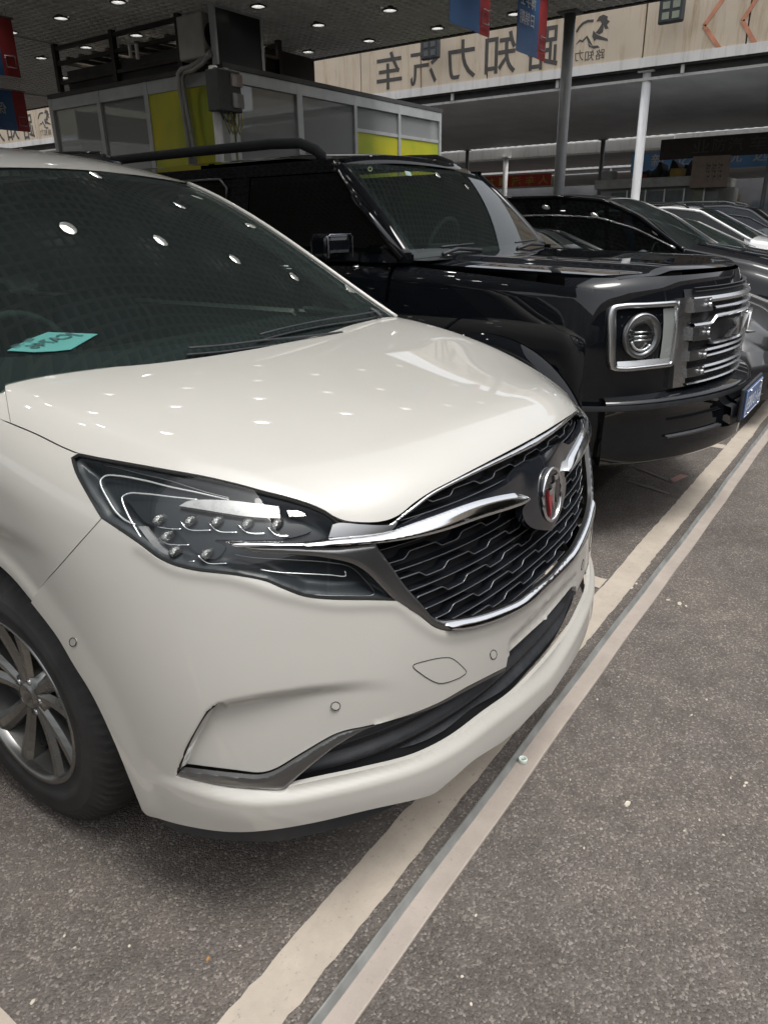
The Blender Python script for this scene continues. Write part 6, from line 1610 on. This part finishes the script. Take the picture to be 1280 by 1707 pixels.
# kiosk with an angled box sign
KX = 16.8
k0, k1 = at((1000, 318), 0, KX), at((1196, 318), 0, KX)
ks = empty('kiosk', (0, 0, 0), label='grey kiosk with a cluttered flat roof behind the black van', cat='kiosk')
zk = float(at((1080, 300), 0, KX)[2])
b = MB(); b.box((KX + .05, k1[1], 0), (KX + 2.2, k0[1], zk - .16)); b.build('wall', mat('kiosk_wall', (.22, .23, .22), .7, var=.2, vscale=2), ks)
b = MB(); b.box((KX - .15, k1[1] + .1, zk - .16), (KX + 2.3, k0[1] + .1, zk + .04)); b.build('roof_slab', mat('kiosk_roof', (.30, .30, .28), .7, var=.2), ks, bevel=.01)
for i in range(5):
    y_ = k1[1] + .3 + i * (k0[1] - k1[1] - .5) / 5; b = MB(); b.box((KX + .02, y_, zk - .62), (KX + .05, y_ + .36, zk - .24)); wd = b.build('window', mat('kiosk_window', (.10, .12, .12), .3, coat=.5, var=.3) if 'kiosk_window' not in bpy.data.materials else bpy.data.materials['kiosk_window'], ks)
    b = MB(); b.box((KX - .0, y_ - .03, zk - .66), (KX + .02, y_ - .0, zk - .2)); b.build('mullion', POLEW, ks)
sgb = MB(); p_ = at((1150, 300), 0, KX - .3); sgb.box((0, -.75, 0), (.62, 0, .62)); o_ = sgb.build('box_sign', mat('card_tan', (.24, .19, .15), .8, var=.15), None, label='tan box sign with faint rows of characters, on the kiosk roof corner', cat='box sign')
o_.location = (float(p_[0]), float(p_[1]), float(at((1180, 312), 0, KX - .3)[2])); o_.rotation_euler = (0, 0, math.radians(12))
for i in range(3):
    put_text('汽车', (-.008, -.30 - .12 * i + .02, .12), (0, -.09, 0), (0, 0, .38), 'sign_text', INK, o_)
for q0, q1, m, l_ in (((1115, 298), (1136, 280), mat('crate_amber', (.30, .20, .04), .7, var=.2), 'amber crate on the kiosk roof under the blue sign'), ((1052, 302), (1070, 290), RED, 'small red carton on the kiosk roof beside the white pole'), ((1000, 305), (1020, 285), mat('crate_grey', (.3, .3, .3), .7, var=.2), 'grey carton at the left end of the kiosk roof')):
    boxpx('crate', l_, 'crate', q0, q1, 0, KX + .3, .4, m, .01)
tp = MB(); A0 = at((1062, 300), 0, KX + .8); A1 = at((1168, 296), 0, KX + .8); n_ = 24
tp.grid([[(KX + .8 + d, A0[1] + (A1[1] - A0[1]) * k / n_, zk + .04 + h * (.28 + .14 * math.sin(k * 1.1) + .08 * math.sin(k * 2.7)) * math.sin(math.pi * min(1, (k + .01) / n_ * 1.0)) ** .4) for k in range(n_ + 1)] for d, h in ((0, 0), (.15, 1), (.7, .9), (.9, 0))], smooth=False); tp.build('tarpaulin_heap', mat('tarp_dark', (.022, .025, .03), .6, var=.3), None, label='dark tarpaulin heaped over goods on the kiosk roof', cat='tarpaulin')
# dim shops closing the view far off
shop = empty('shop_row', (0, 0, 0), label='dim row of shop fronts closing the view under the farthest roof', cat='shops')
b = MB(); b.box((37, -12, 0), (38, 60, 5.0)); b.build('wall', mat('shop_wall', (.12, .12, .125), .8, var=.4, vscale=.8), shop)
rr = np.random.RandomState(3)
for i in range(40):
    y_ = -11 + i * 1.75; c = [(.10, .12, .14), (.25, .06, .05), (.20, .20, .19), (.06, .12, .08), (.12, .10, .06)][rr.randint(5)]
    b = MB(); b.box((36.9, y_, .2 + rr.rand()), (36.98, y_ + 1.2, 2.1 + rr.rand() * .6)); b.build('shop_window', mat('shop_%d' % i, c, .5, var=.3), shop)
# unseen walls added to keep bright horizon light out of the reflections
for a_, c_, l_ in (((-16, -30, 0), (-15.5, 40, 5.5), 'unseen grey side wall added to block horizon light'), ((-16, 30, 0), (60, 30.5, 5.5), 'unseen grey rear wall added to block horizon light')):
    b = MB(); b.box(a_, c_); b.build('light_block_wall', mat('block_wall_grey', (.34, .34, .33), .8, var=.25, vscale=.6), None, label=l_, cat='wall')
# teal card behind the windscreen of the white car
TEAL = mat('card_teal', (.05, .21, .19), .45, var=.08)
cd = [(12, 587), (48, 568), (80, 556), (163, 559), (118, 585), (90, 588), (57, 589.5)]
Pc = [ws_pt(*ws_solve(q)) + np.array([0, .6, -.8]) * -.003 for q in cd]
b = MB(); k = len(Pc); Bk = [p_ + np.array([0, -.0012, .0016]) * 1 for p_ in Pc]; b.add(Pc + Bk, [tuple(range(k)), tuple(range(2 * k - 1, k - 1, -1))]); card = b.build('parking_card', TEAL, None, label='teal numbered card lying behind the windscreen of the white car', cat='card')
O_ = ws_pt(*ws_solve((140, 562))); U_ = ws_pt(*ws_solve((66, 586))) - O_; V_ = ws_pt(*ws_solve((113, 556.5))) - O_
up_ = np.array([0, -.6, .8]) * .0075
put_text('JCA746', O_ + up_, U_, V_ * 1.0, 'card_text', mat('card_ink', (.01, .05, .05), .5), card, bold=True)
put_text('粤·港', ws_pt(*ws_solve((62, 568))) + up_, ws_pt(*ws_solve((26, 584))) - ws_pt(*ws_solve((62, 568))), ws_pt(*ws_solve((50, 566))) - ws_pt(*ws_solve((62, 568))), 'card_text', bpy.data.materials['card_ink'], card)
